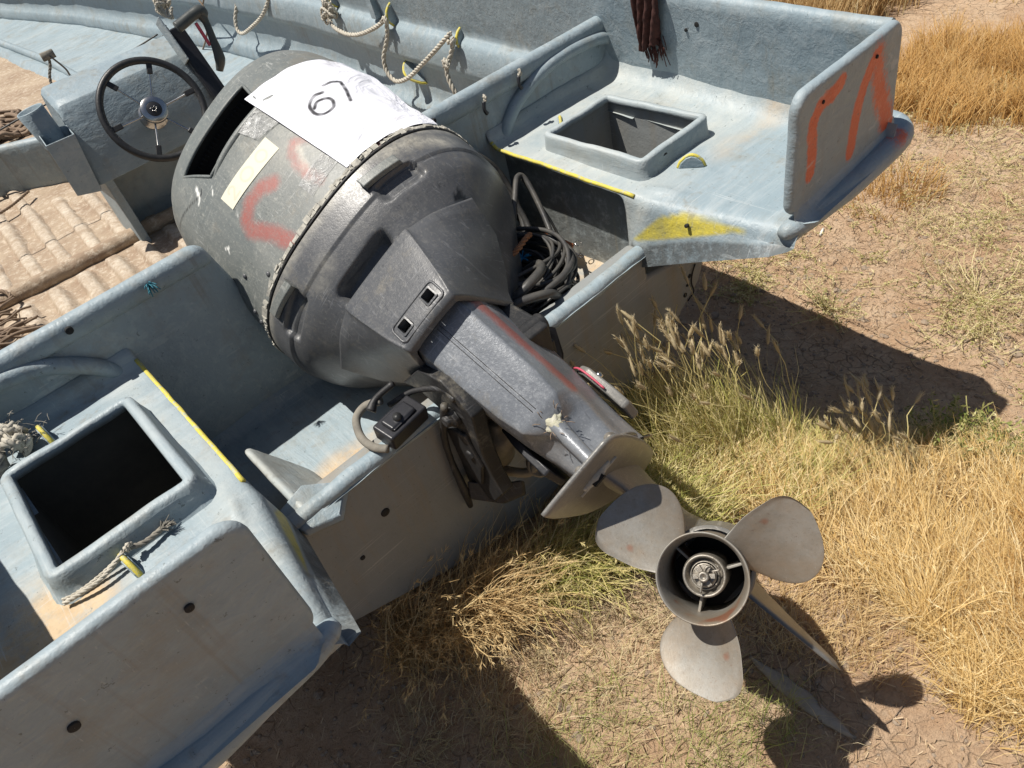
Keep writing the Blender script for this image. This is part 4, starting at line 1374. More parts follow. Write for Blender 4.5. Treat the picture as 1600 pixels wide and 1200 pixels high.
# skeg: thin tapered fin under the gearcase
m = MB()
sk = [(.175, -.055), (.19, -.10), (.215, -.17), (.245, -.235), (.262, -.262), (.275, -.265), (.30, -.24), (.34, -.17), (.40, -.10), (.45, -.05)]
n_ = len(sk); c = np.mean(sk, axis=0)
V = [(-.0, a, b) for a, b in sk]+[(-.0045, a+(c[0]-a)*.35, b*.88+(c[1])*.12) for a, b in sk]+[(.0045, a+(c[0]-a)*.35, b*.88+(c[1])*.12) for a, b in sk]
F = [(i, i+1, n_+i+1, n_+i) for i in range(n_-1)]+[(i+1, i, 2*n_+i, 2*n_+i+1) for i in range(n_-1)]+[tuple(range(n_, 2*n_)), tuple(range(2*n_, 3*n_))[::-1]]
m.add(V, F); eb(m, 'skeg', MT['gearcase'])

# --- propeller: barrel, inner hub, nut, three blades
m = MB()
m.lathe((0, 0, 0), (0, 1, 0), [(.10, .0600), (.05, .0615), (.012, .0655), (.004, .0685), (.0, .0692), (-.0015, .0680), (.0, .0662), (.006, .0640), (.03, .0595), (.06, .0580), (.13, .0575), (.131, .063), (.10, .0632), (.05, .0645), (.012, .0670)], 72)
prop = eb(m, 'propeller', MT['prop'])
m = MB(); m.box((0, .133, 0), (.10, .002, .10)); eb(m, 'barrel_inside', MT['void'], prop, smooth=False)
m = MB(); m.lathe((0, .045, 0), (0, 1, 0), [(.09, .034), (.0, .034), (-.006, .0335), (-.0105, .0325), (-.012, .031), (-.011, .0285), (-.004, .0275), (.004, .024), (.005, .0225), (-.004, .022), (-.005, .0205), (.006, .0185)], 48)
eb(m, 'inner_hub', MT['corroded'], prop)
for k in range(3):
    q = math.radians(90+120*k)
    c, s_ = math.cos(q), math.sin(q)
    P = [(c*.031, .055, s_*.031), (c*.062, .055, s_*.062), (c*.062, .13, s_*.062), (c*.031, .13, s_*.031)]
    m = MB(); nn = np.array((-s_, 0, c))*.0045
    m.prism([np.array(p)-nn/2*1 for p in P], nn); eb(m, 'hub_rib', MT['prop'], prop, bevel=.0012)
m = MB()
for k in range(6):   # castellated nut
    q = math.radians(k*60+15); c, s_ = math.cos(q), math.sin(q)
    m.box((c*.0125, .034, s_*.0125), (.009, .014, .0075), np.array([[c, 0, -s_], [0, 1, 0], [s_, 0, c]]))
m.lathe((0, .040, 0), (0, -1, 0), [(0, .0185), (.001, .0165), (.004, .0160), (.0042, .0005)], 24)
eb(m, 'castle_nut', MT['corroded'], prop, smooth=False, bevel=.0008)
m = MB(); m.lathe((0, .045, 0), (0, -1, 0), [(0, .0085), (.026, .0082), (.0275, .007), (.0276, .0045), (.0266, .0042), (.0262, .0015), (.0240, .0004)], 24)
eb(m, 'shaft_end', MT['corroded'], prop)
m = MB(); m.tube([(-.022, .026, -.012), (-.012, .025, -.006), (0, .027, .001), (.012, .026, .006), (.019, .028, .003)], .0021, 6, 5)
m.tube([(.014, .027, -.004), (.024, .026, -.010), (.027, .022, -.004)], .0018, 6, 5)
eb(m, 'cotter_pin', MT['corroded'], prop)

def blade_mesh():
    """right-hand blade whose mid line points along +u; seen from behind its leading edge is clockwise (+n side)"""
    nr_, nc = 56, 40
    LT_ = catmull([(a, b, 0) for a, b in zip([0, .15, .35, .6, .8, .93, 1], [.48, .60, .68, .67, .56, .36, .02])], 12)
    TT_ = catmull([(a, b, 0) for a, b in zip([0, .15, .35, .6, .8, .93, 1], [-.52, -.47, -.42, -.34, -.28, -.19, -.02])], 12)
    def outline(t):
        r = .062+.124*t
        # angular extents (radians) of trailing (-) and leading (+) edge at radius r
        lead = np.interp(t, LT_[:, 0], LT_[:, 1]); trail = np.interp(t, TT_[:, 0], TT_[:, 1])
        return r, trail, lead
    V = []
    for side in (1, -1):
        for i in range(nr_):
            t = i/(nr_-1); t = 1-(1-t)**1.9
            r, a0, a1 = outline(t)
            for j in range(nc):
                s_ = j/(nc-1)
                a = a0+(a1-a0)*(.5-.5*math.cos(math.pi*s_))
                pitch = .064
                f = .072+pitch*(a+.05)*1.0 - .030*t*t + .012*math.sin(t*2)*a
                # cupped trailing edge, sections thin to the edges
                th = (.0045*(1-t)**1.2+.0016)*max(0, 1-(2*s_-1)**4)**.6+.0007
                if i == nr_-1: th = .0006
                f -= .006*max(0, 1-s_*7)*t
                V.append((r*math.sin(a), f+side*th, r*math.cos(a)))
    N_ = nr_*nc
    F = grid_faces(nr_, nc, flip=True)+[tuple(i+N_ for i in f)[::-1] for f in grid_faces(nr_, nc, flip=True)]
    for i in range(nr_-1):
        F.append((i*nc, (i+1)*nc, N_+(i+1)*nc, N_+i*nc)); F.append((i*nc+nc-1, N_+i*nc+nc-1, N_+(i+1)*nc+nc-1, (i+1)*nc+nc-1))
    for j in range(nc-1):
        F.append(((nr_-1)*nc+j, (nr_-1)*nc+j+1, N_+(nr_-1)*nc+j+1, N_+(nr_-1)*nc+j))
    return V, F
V, F = blade_mesh()
b0 = epart('blade', V, F, MT['prop'], prop)
BL = [math.radians(a) for a in (-14, 106, 226)]
for i, a in enumerate(BL):
    b = b0 if i == 0 else b0.copy()
    if i: COL.objects.link(b); b.parent = prop
    b.rotation_euler = (0, a, 0)

# --- clamp and swivel bracket, tilt pump
m = MB()
P = [(.986, .719), (.90, .80), (.831, .812), (.788, .789), (.763, .765), (.772, .666), (.762, .60), (.748, .565), (.79, .507), (.822, .497), (.866, .512), (.868, .60), (.868, .72), (.93, .735)]
brk = None
m.prism([(-.128, y, z) for y, z in P], (.030, 0, 0))
m.prism([(-.136, .80, .70), (-.136, .775, .63), (-.136, .80, .56), (-.136, .85, .60), (-.136, .86, .69)], (.010, 0, 0))
m.lathe((-.13, .82, .735), (-1, 0, 0), [(0, .020), (.010, .020), (.012, .012), (.022, .011), (.023, .0005)], 12)
m.lathe((-.13, .80, .65), (-1, 0, 0), [(0, .012), (.010, .012), (.011, .0005)], 6)
brk = m.build('clamp_bracket', MT['bracket'], eng, bevel=.005)
m = MB(); P2_ = [(y+(.0), z) for y, z in P]
m.prism([(.10, .97, .728), (.10, .82, .728), (.10, .815, .64), (.10, .868, .60), (.10, .868, .71), (.10, .96, .72)], (.02, 0, 0)); m.build('clamp_bracket', MT['bracket'], eng, bevel=.004)
m = MB(); m.prism([(-.09, .80, .69), (-.09, .80, .79), (-.09, .95, .80), (-.09, .97, .735), (-.09, .868, .725)], (.19, 0, 0))
m.tube([(-.10, .83, .775), (.11, .83, .775)], .020, 14, 0)
m.build('swivel_bracket', MT['bracket'], eng, bevel=.006)
m = MB(); m.tube([(-.128, .80, .785), (-.125, .84, .785), (-.15, .90, .765), (-.19, .93, .745)], .0055, 8, 8); m.tube([(-.225, .93, .76), (-.205, .935, .772), (-.17, .92, .79)], [.010, .006, .006], 8, 6)
m.build('steering_link', MT['bracket'], eng)
m = MB(); m.tube([(-.140, .82, .77), (-.146, .852, .68), (-.15, .856, .606), (-.15, .850, .52), (-.145, .862, .455)], [.007, .007, .006, .009, .006], 10, 8)
m.build('hydraulic_hose', MT['bracket'], eng)
m = MB(); m.prism([(-.15, .84, .50), (-.12, .78, .505), (-.085, .752, .52), (-.075, .76, .548), (-.11, .80, .54), (-.14, .85, .54)], (.01, 0, -.012)); m.build('bracket_foot', MT['bracket'], eng, bevel=.004)
m = MB(); m.lathe((-.045, .865, .52), (.05, -.15, 1), [(-.02, .0005), (-.02, .024), (.0, .033), (.055, .034), (.07, .028), (.074, .014), (.095, .013), (.098, .008), (.0985, .0005)], 28)
pump = m.build('tilt_pump', MT['beige'], eng)
m = MB(); m.lathe((.0, .80, .50), (-.3, -.8, .5), [(0, .0005), (.0, .026), (.02, .028), (.022, .024), (.018, .021), (.018, .0005)], 24); m.build('pump_cap', MT['beige'], eng)
m = MB(); m.tube([(-.06, .84, .50), (-.03, .80, .495), (-.01, .79, .52), (.005, .80, .545)], .010, 8, 8); m.build('pump_hose', MT['beige'], eng)
m = MB(); m.box((-.0, .90, .60), (.17, .05, .22)); m.build('inner_mount', MT['bracket'], eng, bevel=.01)
# dark angled plate between leg and transom (starboard)
m = MB(); m.prism([(.05, .985, .775), (.148, .845, .727), (.150, .838, .660), (.06, .93, .65)], (-.006, .0, -.02)); m.build('mount_plate', MT['plastic'], eng, bevel=.003)
# ------------------------------------------------------------------ paper, label, tapes on the cowl
def on_cowl(quad, na, nb, lift, name, mat, attrs_fn=None, wrinkle=0.0, parent=None, lbl=None, cat=None):
    q = [np.array(p, float) for p in quad]     # (n,u) corners
    V = []; AB = []
    for i in range(na):
        for j in range(nb):
            a, b = i/(na-1), j/(nb-1)
            p = (1-a)*((1-b)*q[0]+b*q[3])+a*((1-b)*q[1]+b*q[2])
            w = wrinkle*(noise.noise(Vector((p[0]*9, p[1]*9, 3)))+.4*noise.noise(Vector((p[0]*30, p[1]*30, 5))))
            x = rear(p[0], p[1], lift+max(-lift*.6, w)); V.append(el(*x)); AB.append((a, b))
    AB = np.array(AB)
    at = attrs_fn(AB) if attrs_fn else None
    V = np.array(V)
    o = mesh_obj(name, V, grid_faces(na, nb, flip=False), mat, parent, attrs=at)
    return o
def wrapn(n_arc):
    return n_arc
# paper: parametrised by arc length round the cowl so it is not stretched on the side
def arc_to_n(u, s_):
    ns = np.linspace(-.30, .3349, 900) if False else None
    return s_
_cache = {}
def arc_point(s_, u, lift):
    k = round(u, 3)
    if k not in _cache:
        th = np.linspace(0, math.pi*.62, 400)
        P = np.array([sect(u, q) for q in th])
        d = np.r_[0, np.cumsum(np.linalg.norm(np.diff(P, axis=0), axis=1))]
        _cache[k] = (P, d)
    P, d = _cache[k]
    n = np.interp(s_, d, P[:, 0]); f = np.interp(s_, d, P[:, 1])
    e = .003
    n2 = np.interp(s_+e, d, P[:, 0]); f2 = np.interp(s_+e, d, P[:, 1])
    t = np.array((n2-n, f2-f)); t /= np.linalg.norm(t)+1e-9
    return np.array((n+t[1]*lift, f-t[0]*lift, u))
def paper_quad(quad, na, nb, lift, wr):
    q = [np.array(p, float) for p in quad]
    V = []; AB = []
    for i in range(na):
        for j in range(nb):
            a, b = i/(na-1), j/(nb-1)
            p = (1-a)*((1-b)*q[0]+b*q[3])+a*((1-b)*q[1]+b*q[2])
            w = wr*(noise.noise(Vector((p[0]*8, p[1]*8, 3)))+.35*noise.noise(Vector((p[0]*26, p[1]*26, 5))))
            edge = 1-min(1, min(a, 1-a, b, 1-b)/.08)
            w += edge*.003
            V.append(el(*arc_point(p[0], p[1], lift+max(w, -lift*.7)))); AB.append((a, b))
    return np.array(V), np.array(AB), q
PQ = [(.088, 1.448), (.122, 1.068), (.375, 1.062), (.400, 1.42)]
V, AB, q = paper_quad(PQ, 210, 190, .0045, .0075)
def s_of(n, u):
    _ = arc_point(0, u, 0); P, d = _cache[round(u, 3)]
    i = np.argmax(P[:, 0] > n); return d[i]
SU = (1-AB[:, :1])*((1-AB[:, 1:])*q[0]+AB[:, 1:]*q[3])+AB[:, :1]*((1-AB[:, 1:])*q[1]+AB[:, 1:]*q[2])
six = [(.212, 1.29), (.195, 1.296), (.176, 1.284), (.167, 1.265), (.168, 1.243), (.183, 1.228), (.203, 1.232), (.213, 1.250), (.208, 1.268), (.190, 1.275), (.174, 1.262)]
seven = [(.224, 1.308), (.240, 1.306), (.254, 1.298), (.248, 1.26), (.237, 1.221)]
cv_ = lambda L: [(s_of(n, u), u) for n, u in L]
s6 = catmull([(a, b, 0) for a, b in cv_(six)], 8); s7 = [(a, b, 0) for a, b in cv_(seven)]
inkn = np.array([.75+.5*noise.noise(Vector((a*60, b*60, 0))) for a, b in SU])
ink = np.clip(np.maximum(stroke(SU, s6, .0044, .4), stroke(SU, s7, .0044, .4))*inkn*1.25, 0, 1)
sheet = tag(mesh_obj('paper_sheet', V, grid_faces(210, 190), MT['paper'], attrs=dict(ink=ink)), 'white sheet of paper marked 67 taped over the top of the motor cowl', 'paper sheet')

def lab_ink(AB):
    X = AB[:, 0]*1.0; Y = (1-AB[:, 1])*.24
    P = np.stack([X, Y], 1)
    def arc(cx, cy, rx, ry, a0, a1, k=16): return [(cx+rx*math.cos(q), cy+ry*math.sin(q)) for q in np.linspace(a0, a1, k)]
    two_ = arc(.18, .165, .055, .04, math.pi, -.6)+[(.12, .05), (.25, .05)]
    z1 = arc(.48, .12, .10, .075, 0, 2*math.pi, 24); z2 = arc(.78, .12, .085, .07, 0, 2*math.pi, 24)
    m_ = np.maximum.reduce([stroke(P, two_, .016, .4), stroke(P, z1, .016, .4), stroke(P, z2, .014, .4)])
    return dict(ink=m_*.8)
tag(on_cowl([(-.120, 1.322), (.056, 1.310), (.058, 1.253), (-.118, 1.268)], 120, 36, .0018, 'number_label', MT['sticker'], lab_ink), 'faded cream label strip with a ghosted 200 on the motor cowl', 'label')
tag(on_cowl([(.026, 1.140), (.118, 1.150), (.125, 1.100), (.030, 1.090)], 60, 40, .0022, 'clear_tape', MT['tape'], None, .0015), 'crumpled clear tape over pink paint at the lower corner of the white paper', 'tape')
tag(on_cowl([(.022, 1.392), (.115, 1.400), (.128, 1.300), (.040, 1.320)], 60, 60, .0045, 'clear_tape', MT['tape'], None, .0025), 'crumpled clear tape at the upper corner of the white paper beside the cowl vent', 'tape')

# ------------------------------------------------------------------ ropes, rags, hoses
def W_(y, z, k=.02): return (xw(y)-k, y, z)
def rope_thing(name, lbl, cat, pts, r, mat=MT['rope'], group=None, **kw):
    m = MB(); m.rope(pts, r, **kw)
    return tag(m.build(name, mat), lbl, cat, group)
rope_thing('rope', 'off-white rope hanging in a single loop on the far side wall behind the paper sheet', 'rope', [W_(3.95, .86), W_(3.98, .78), W_(4.0, .70, .06), W_(3.98, .655, .08), W_(3.93, .645, .08), W_(3.82, .68, .07), W_(3.66, .75, .05), W_(3.54, .85, .02)], .0095)
m = MB()
m.rope([W_(2.93, .88, .045), W_(2.90, .80, .07), W_(2.80, .778, .075), W_(2.70, .782, .07), W_(2.60, .805, .06), W_(2.51, .835, .05), W_(2.455, .862, .045)], .0085)
m.rope([W_(2.45, .855, .045), W_(2.47, .80, .05), W_(2.50, .73, .075), W_(2.49, .68, .085), W_(2.44, .655, .085), W_(2.35, .68, .08), W_(2.25, .735, .07), W_(2.14, .80, .06), W_(2.06, .85, .05), W_(2.035, .865, .045)], .0085)
m.rope([W_(2.03, .84, .045), W_(2.05, .80, .055), W_(2.075, .755, .07), W_(2.07, .72, .075), W_(2.05, .68, .075), W_(2.04, .62, .05)], .0085)
t = thing('mooring_rope', 'off-white rope threaded through the yellow-edged cleats in sagging loops on the far side wall', 'rope', (1.0, 2.5, .65))
o = m.build('rope_run', MT['rope'], t)
rr = random.Random(8)
def knot(c, r, n, rad, mat, parent, nm='knot', seed=1):
    q = random.Random(seed); pts = []
    for i in range(n):
        v = np.array([q.gauss(0, 1) for _ in range(3)]); v /= np.linalg.norm(v)
        pts.append(np.array(c)+v*r*q.uniform(.55, 1)*np.array((.7, 1, 1)))
    m = MB(); m.rope(pts, rad, smooth=6); return m.build(nm, mat, parent)
knot(W_(2.45, .853, .05), .019, 8, .007, MT['rope'], t, seed=1); knot(W_(2.035, .842, .05), .020, 9, .007, MT['rope'], t, seed=2); knot(W_(2.06, .775, .075), .017, 8, .007, MT['rope'], t, seed=3)
knot(W_(2.92, .83, .06), .055, 26, .0055, MT['rope'], t, 'tangle', seed=5)
knot((.375, 2.95, 1.06), .05, 22, .005, MT['rope'], t, 'tangle', seed=6)
# thin wires on the far wall above the throttle
m = MB(); m.tube([(.985, 4.45, .86), (.98, 4.3, .74), (.975, 4.35, .66), (.985, 4.5, .56), (.985, 4.7, .45)], .005, 6, 8); m.tube([(1.0, 4.2, .86), (.99, 4.35, .74), (.98, 4.6, .66)], .0045, 6, 8)
tag(m.build('wire', MT['twine']), 'thin dark wires dangling down the far side wall behind the throttle lever', 'wire')
m = MB(); m.rope([(.055, 3.62, .93), (.045, 3.62, .90), (.02, 3.62, .865), (.0, 3.62, .82), (-.035, 3.62, .775)], .006, smooth=6); m.tube([(.06, 3.6, .93), (.085, 3.6, .87), (.09, 3.6, .83), (.13, 3.6, .79)], .004, 6, 6)
m.box((.055, 3.61, .935), (.05, .02, .03))
tag(m.build('lashing', MT['old_rope']), 'short frayed lashing hanging from the line left of the console', 'lashing')
# rope end with fibres by the port hatch, and the short line through the aft port eye
t = thing('frayed_rope_bundle', 'grey frayed rope bundle tied beside the forward edge of the open hatch nearest the camera', 'rope bundle', (-.69, 1.3, .84))
knot((-.695, 1.285, .868), .034, 22, .0085, MT['rope'], t, 'tangle', seed=9)
knot((-.735, 1.26, .866), .026, 12, .011, MT['fluff'], t, 'tangle', seed=10)
m = MB()
for i in range(150):
    q = rr.uniform(0, 6.28); e = rr.uniform(-.2, 1.0); L = rr.uniform(.008, .026)
    c = np.array((-.69, 1.29, .87))+np.array([rr.gauss(0, .015) for _ in range(3)])
    d = np.array((math.cos(q)*math.cos(e), math.sin(q)*math.cos(e), math.sin(e)))*L
    m.tube([c, c+d*.6, c+d+(0, 0, -.004)], .0006, 3, 0, cap=False)
tag(m.build('loose_fibres', MT['fluff'], t), kind='stuff')
t = thing('hatch_rope', 'thin off-white rope knotted through the yellow eye on the near port deck', 'rope', (-.68, .9, .83))
m = MB(); m.rope([(-.742, .905, .836), (-.715, .895, .842), (-.69, .890, .845), (-.665, .893, .850), (-.645, .897, .856)], .0036, smooth=8); m.rope([(-.742, .915, .834), (-.715, .906, .836), (-.68, .902, .842), (-.65, .90, .85)], .0032, smooth=8)
m.build('rope_run', MT['rope'], t)
knot((-.637, .900, .856), .009, 8, .0035, MT['rope'], t, seed=12)
m = MB(); m.rope([(-.64, .90, .855), (-.618, .898, .846), (-.59, .905, .842)], [.0045] and .0045, smooth=8); m.build('rope_tail', MT['old_rope'], t)
m = MB()
for i in range(60):
    p = np.array((-.592, .905, .842)); d = np.array((rr.uniform(.005, .022), rr.uniform(-.012, .014), rr.uniform(-.006, .01)))
    m.tube([p, p+d], .0006, 3, 0, cap=False)
tag(m.build('loose_fibres', MT['fluff'], t), kind='stuff')

# red-brown rag over the far gunwale
V = []
na, nb = 26, 60
for i in range(na):
    for j in range(nb):
        a, b = i/(na-1), j/(nb-1)
        y = 1.215-.088*a*(1-.25*b)+.018*b*math.sin(a*3); z = 1.085-.165*b*(1-.25*abs(a-.35))
        x = xw(y)-.028*min(1, max(0, (z-.845)/.21))-.009-.006*math.sin(a*21+b*3)*(.4+b)+.004*noise.noise(Vector((a*6, b*9, 2)))
        V.append((x-.004, y, z+.012*noise.noise(Vector((a*14, 0, 1)))*b))
        if b < .16: V[-1] = (xw(y)-.03+.03*(1-b/.16), y, 1.092-.01*b)
rag = mesh_obj('rag', V, grid_faces(na, nb), MT['rust'])
rag.modifiers.new('s', 'SOLIDIFY').thickness = .003
tag(rag, 'ragged dark red-brown cloth hanging over the far gunwale', 'rag')
m = MB()
for k in range(40):
    y = rr.uniform(1.135, 1.205); z0 = rr.uniform(.93, .97)
    m.tube([(xw(y)-.027, y, z0), (xw(y)-.024, y-.004, z0-.02), (xw(y)-.018, y+rr.uniform(-.01, .01), z0-rr.uniform(.03, .055))], .0014, 4, 3)
o = m.build('fringe', MT['rust'], rag); tag(o, kind='stuff')
# twine bits threaded through the bulkhead holes
def threads(c, mat, lbl, n=16, L=.02, d=(0, -1, -.5), cat='thread', r=.0011, white=False):
    q = random.Random(int(c[0]*1000)); m = MB()
    for i in range(n):
        v = np.array([q.gauss(0, .55) for _ in range(3)])+np.array(d); v *= L*q.uniform(.5, 1.1)/np.linalg.norm(v)
        m.tube([c, np.array(c)+v*.6+(0, 0, .003), np.array(c)+v], r, 4, 4)
    return tag(m.build('thread_tuft', mat), lbl, cat)
threads((-.368, 1.342, .965), MT['teal_thread'], 'teal nylon thread tuft poking out of the port bulkhead', 22, .022)
threads((.295, 1.1, .70), MT['blue_thread'], 'small bright blue thread tied round the coiled black hoses', 12, .022, (0, -.2, .6), r=.0018)
for x, z, l in ((.464, .957, 'white and black cord knot on the bulkhead, the one nearer the motor'), (.579, .968, 'white and black cord knot on the bulkhead, the one farther from the motor')):
    t = thing('cord_knot', l, 'knot', (x, 1.335, z-.03), 'cord knots on the bulkhead')
    knot((x, 1.335, z), .0085, 8, .004, MT['rope'], t, seed=int(x*100))
    m = MB(); m.tube([(x-.004, 1.334, z-.006), (x-.010, 1.330, z-.022), (x-.004, 1.331, z-.034)], [.005, .004, .005], 7, 5); m.build('cord_end', MT['plastic'], t)
# nets on the forward deck, wire heap on the cockpit floor
def heap(c, sx, sy, sz, n, rad, mat, name, lbl, cat, seed):
    q = random.Random(seed); m = MB(); 
    for k in range(n):
        p = np.array(c)+np.array((q.uniform(-sx, sx), q.uniform(-sy, sy), 0)); a = q.uniform(0, 6.28); pts = []
        for i in range(q.randint(5, 9)):
            a += q.uniform(-1.3, 1.3); p = p+np.array((math.cos(a), math.sin(a), 0))*q.uniform(.03, .07); 
            p[0] = min(max(p[0], c[0]-sx), c[0]+sx); p[1] = min(max(p[1], c[1]-sy), c[1]+sy)
            pts.append((p[0], p[1], c[2]+q.uniform(.1, 1)*sz*math.exp(-((p[0]-c[0])/sx)**2)))
        m.tube(pts, rad*q.uniform(.8, 1.3), 5, 5)
    return tag(m.build(name, mat), lbl, cat, None)
heap((-.30, 4.12, .630), .24, .20, .05, 46, .009, MT['twine'], 'net_heap', 'heap of tangled dirty net and rope on the forward deck', 'net', 5)
def wire_heap():
    q = random.Random(77); m = MB()
    for k in range(44):
        x0 = -.80+q.uniform(-.02, .04); y0 = 2.55+q.uniform(-.16, .14); L = q.uniform(.08, .24); a = q.uniform(-.35, .55)
        pts = [(x0+L*t*math.cos(a)+.012*math.sin(6*t+k), y0+L*t*math.sin(a)+.014*math.sin(5*t+k*2), .474+.03*math.sin(math.pi*t)*q.uniform(.4, 1.2)+.012*q.random()) for t in np.linspace(0, 1, 6)]
        m.tube(pts, q.uniform(.003, .0055), 5, 5)
    return m
tag(wire_heap().build('wire_bundle', MT['twine']), 'bundle of thin brown wires and twigs on the canvas floor by the port bulkhead', 'wire bundle')
m = MB(); m.rope([(-.78, 2.84, .50), (-.70, 2.86, .505), (-.62, 2.84, .50), (-.60, 2.79, .48), (-.66, 2.76, .475)], .007)
tag(m.build('rope', MT['twine']), 'short brown rope curled on the canvas cross beam at the left edge', 'rope')
m = MB(); m.rope([(-.85, 3.62, .48), (-.60, 3.58, .485), (-.42, 3.62, .48), (-.30, 3.72, .475)], .006)
tag(m.build('rope', MT['twine']), 'brown rope lying along the dusty canvas at the left of the cockpit', 'rope')

# --- coiled black hoses in the starboard side of the well
t = thing('hose_coil', 'coil of black hoses and cables heaped in the well beside the motor', 'hose coil', (.3, 1.1, .6))
def hose(pts, r, mat=MT['hose'], nm='hose'):
    m = MB(); m.tube(pts, r*.78, 9, 10); return m.build(nm, mat, t)
hose([(.20, 1.33, .90), (.30, 1.335, .895), (.378, 1.325, .870), (.43, 1.30, .80), (.435, 1.26, .72), (.405, 1.21, .66), (.37, 1.14, .63)], .0095)
hose([(.20, 1.31, .88), (.30, 1.31, .875), (.365, 1.30, .845), (.415, 1.27, .77), (.42, 1.22, .69), (.38, 1.16, .64)], .009)
hose([(.22, 1.335, .86), (.34, 1.33, .84), (.40, 1.30, .78), (.425, 1.27, .70), (.42, 1.20, .635), (.33, 1.05, .625)], .0065)
hose([(.22, 1.33, .80), (.33, 1.31, .76), (.38, 1.25, .70), (.34, 1.20, .66)], .006)
q = random.Random(21)
for k in range(36):
    cx_, cy_ = .245+q.uniform(-.02, .02), 1.075+q.uniform(-.03, .02); rx, ry = q.uniform(.085, .135), q.uniform(.085, .14)
    z0 = .618+.0036*k; tl = q.uniform(-.05, .12); ph = q.uniform(0, 6.28)
    a0 = q.uniform(-.6, .3)
    pts = [(cx_+rx*math.cos(a), cy_+ry*math.sin(a), z0+tl*rx*math.cos(a-ph)+.006*math.sin(3*a+k)) for a in np.linspace(a0-2.2, a0+3.0, 16)]
    pts = [(x, y, max(z, .612+.118*sm((1.02-y)/.13)+.008)) for x, y, z in pts]
    hose(pts, q.choice((.0035, .0045, .0055, .0065, .008)))
hose([(.20, 1.02, .66), (.222, 1.05, .70), (.30, 1.12, .755), (.375, 1.18, .80), (.415, 1.21, .815), (.43, 1.20, .800), (.405, 1.13, .74), (.37, 1.07, .70), (.32, 1.0, .68), (.29, .955, .70), (.26, .93, .68)], .0085)
hose([(.43, 1.215, .80), (.44, 1.20, .76), (.45, 1.17, .70), (.455, 1.15, .65)], .004)
hose([(.13, .96, .74), (.18, .945, .765), (.235, .965, .76), (.262, 1.01, .74), (.25, 1.06, .70)], .013)
hose([(.10, .95, .74), (.14, .93, .755), (.20, .91, .745), (.24, .93, .70)], .012)
m = MB(); m.rope([(.175, 1.055, .76), (.20, 1.035, .775), (.235, 1.03, .785), (.275, 1.045, .785), (.30, 1.06, .775)], .0065, smooth=8)
tag(m.build('cord', MT['copper_rope']), 'orange-brown twisted cord lying across the coiled black hoses', 'cord')
t = thing('cable_end', 'taped orange cable ends with ring terminals on the sandy well floor', 'cable end', (.46, 1.15, .615))
m = MB(); m.tube([(.445, 1.19, .66), (.455, 1.165, .640), (.46, 1.14, .630), (.467, 1.12, .626)], [.004, .007, .009, .006], 8, 6); m.tube([(.44, 1.17, .652), (.452, 1.145, .634), (.452, 1.125, .624)], .005, 7, 5); m.build('tape_wrap', MT['orange'], t)
m = MB(); c = np.array((.478, 1.112, .630)); m.tube([c+np.array((.008*math.cos(a), .008*math.sin(a), .003*math.sin(a))) for a in np.linspace(0, 6.28, 16)], .0016, 6, 0); m.build('ring_terminal', MT['chrome'], t)
m = MB(); m.tube([(.455, 1.125, .622), (.452, 1.10, .622), (.450, 1.085, .623)], .0022, 6, 5); c = np.array((.449, 1.078, .623)); m.tube([c+np.array((.005*math.cos(a), .008*math.sin(a), 0)) for a in np.linspace(0, 6.28, 14)], .0014, 6, 0); m.build('ring_terminal', MT['plastic'], t)
# black switch box with a grey looped lead on the transom
t = thing('switch_box', 'black plastic box with a grey looped lead clamped on the transom left of the motor', 'switch box', (-.21, .88, .73))
m = MB(); a = np.array((-.238, .862, .745)); b = np.array((-.150, .862, .765)); 
Rm = rotm((0, -.15, 1), (1, .12, .1))
m.box((-.200, .880, .742), (.088, .050, .034), Rm); m.box((-.202, .876, .762), (.058, .032, .010), Rm)
m.build('box_body', MT['plastic'], t, bevel=.006)
m = MB(); m.lathe((-.207, .870, .766), (0, -.3, 1), [(0, .008), (.005, .008), (.007, .0005)], 16); m.build('knob', MT['rubber'], t)
m = MB(); m.tube([(-.248, .862, .728), (-.262, .885, .730), (-.264, .92, .735), (-.248, .952, .745), (-.222, .955, .755), (-.200, .93, .765)], .0075, 9, 8); m.build('lead', MT['old_rope'], t)
# ------------------------------------------------------------------ small ground things
def leafy(c, L, w, ang, lbl, cat, name, mat, h=.012, seed=0):
    V = []; na, nb = 26, 9
    for i in range(na):
        t = i/(na-1)*2-1
        ww = w*(1-abs(t)**2.6)*(1+.25*noise.noise(Vector((t*4, seed, 0))))
        for j in range(nb):
            s_ = j/(nb-1)*2-1
            x, y = t*L/2, s_*ww/2
            z = h*(1-s_*s_)+.006*noise.noise(Vector((x*30, y*30, seed)))+.004
            V.append((c[0]+x*math.cos(ang)-y*math.sin(ang), c[1]+x*math.sin(ang)+y*math.cos(ang), c[2]+z))
    o = mesh_obj(name, V, grid_faces(na, nb), mat); o.modifiers.new('s', 'SOLIDIFY').thickness = .004
    return tag(o, lbl, cat)
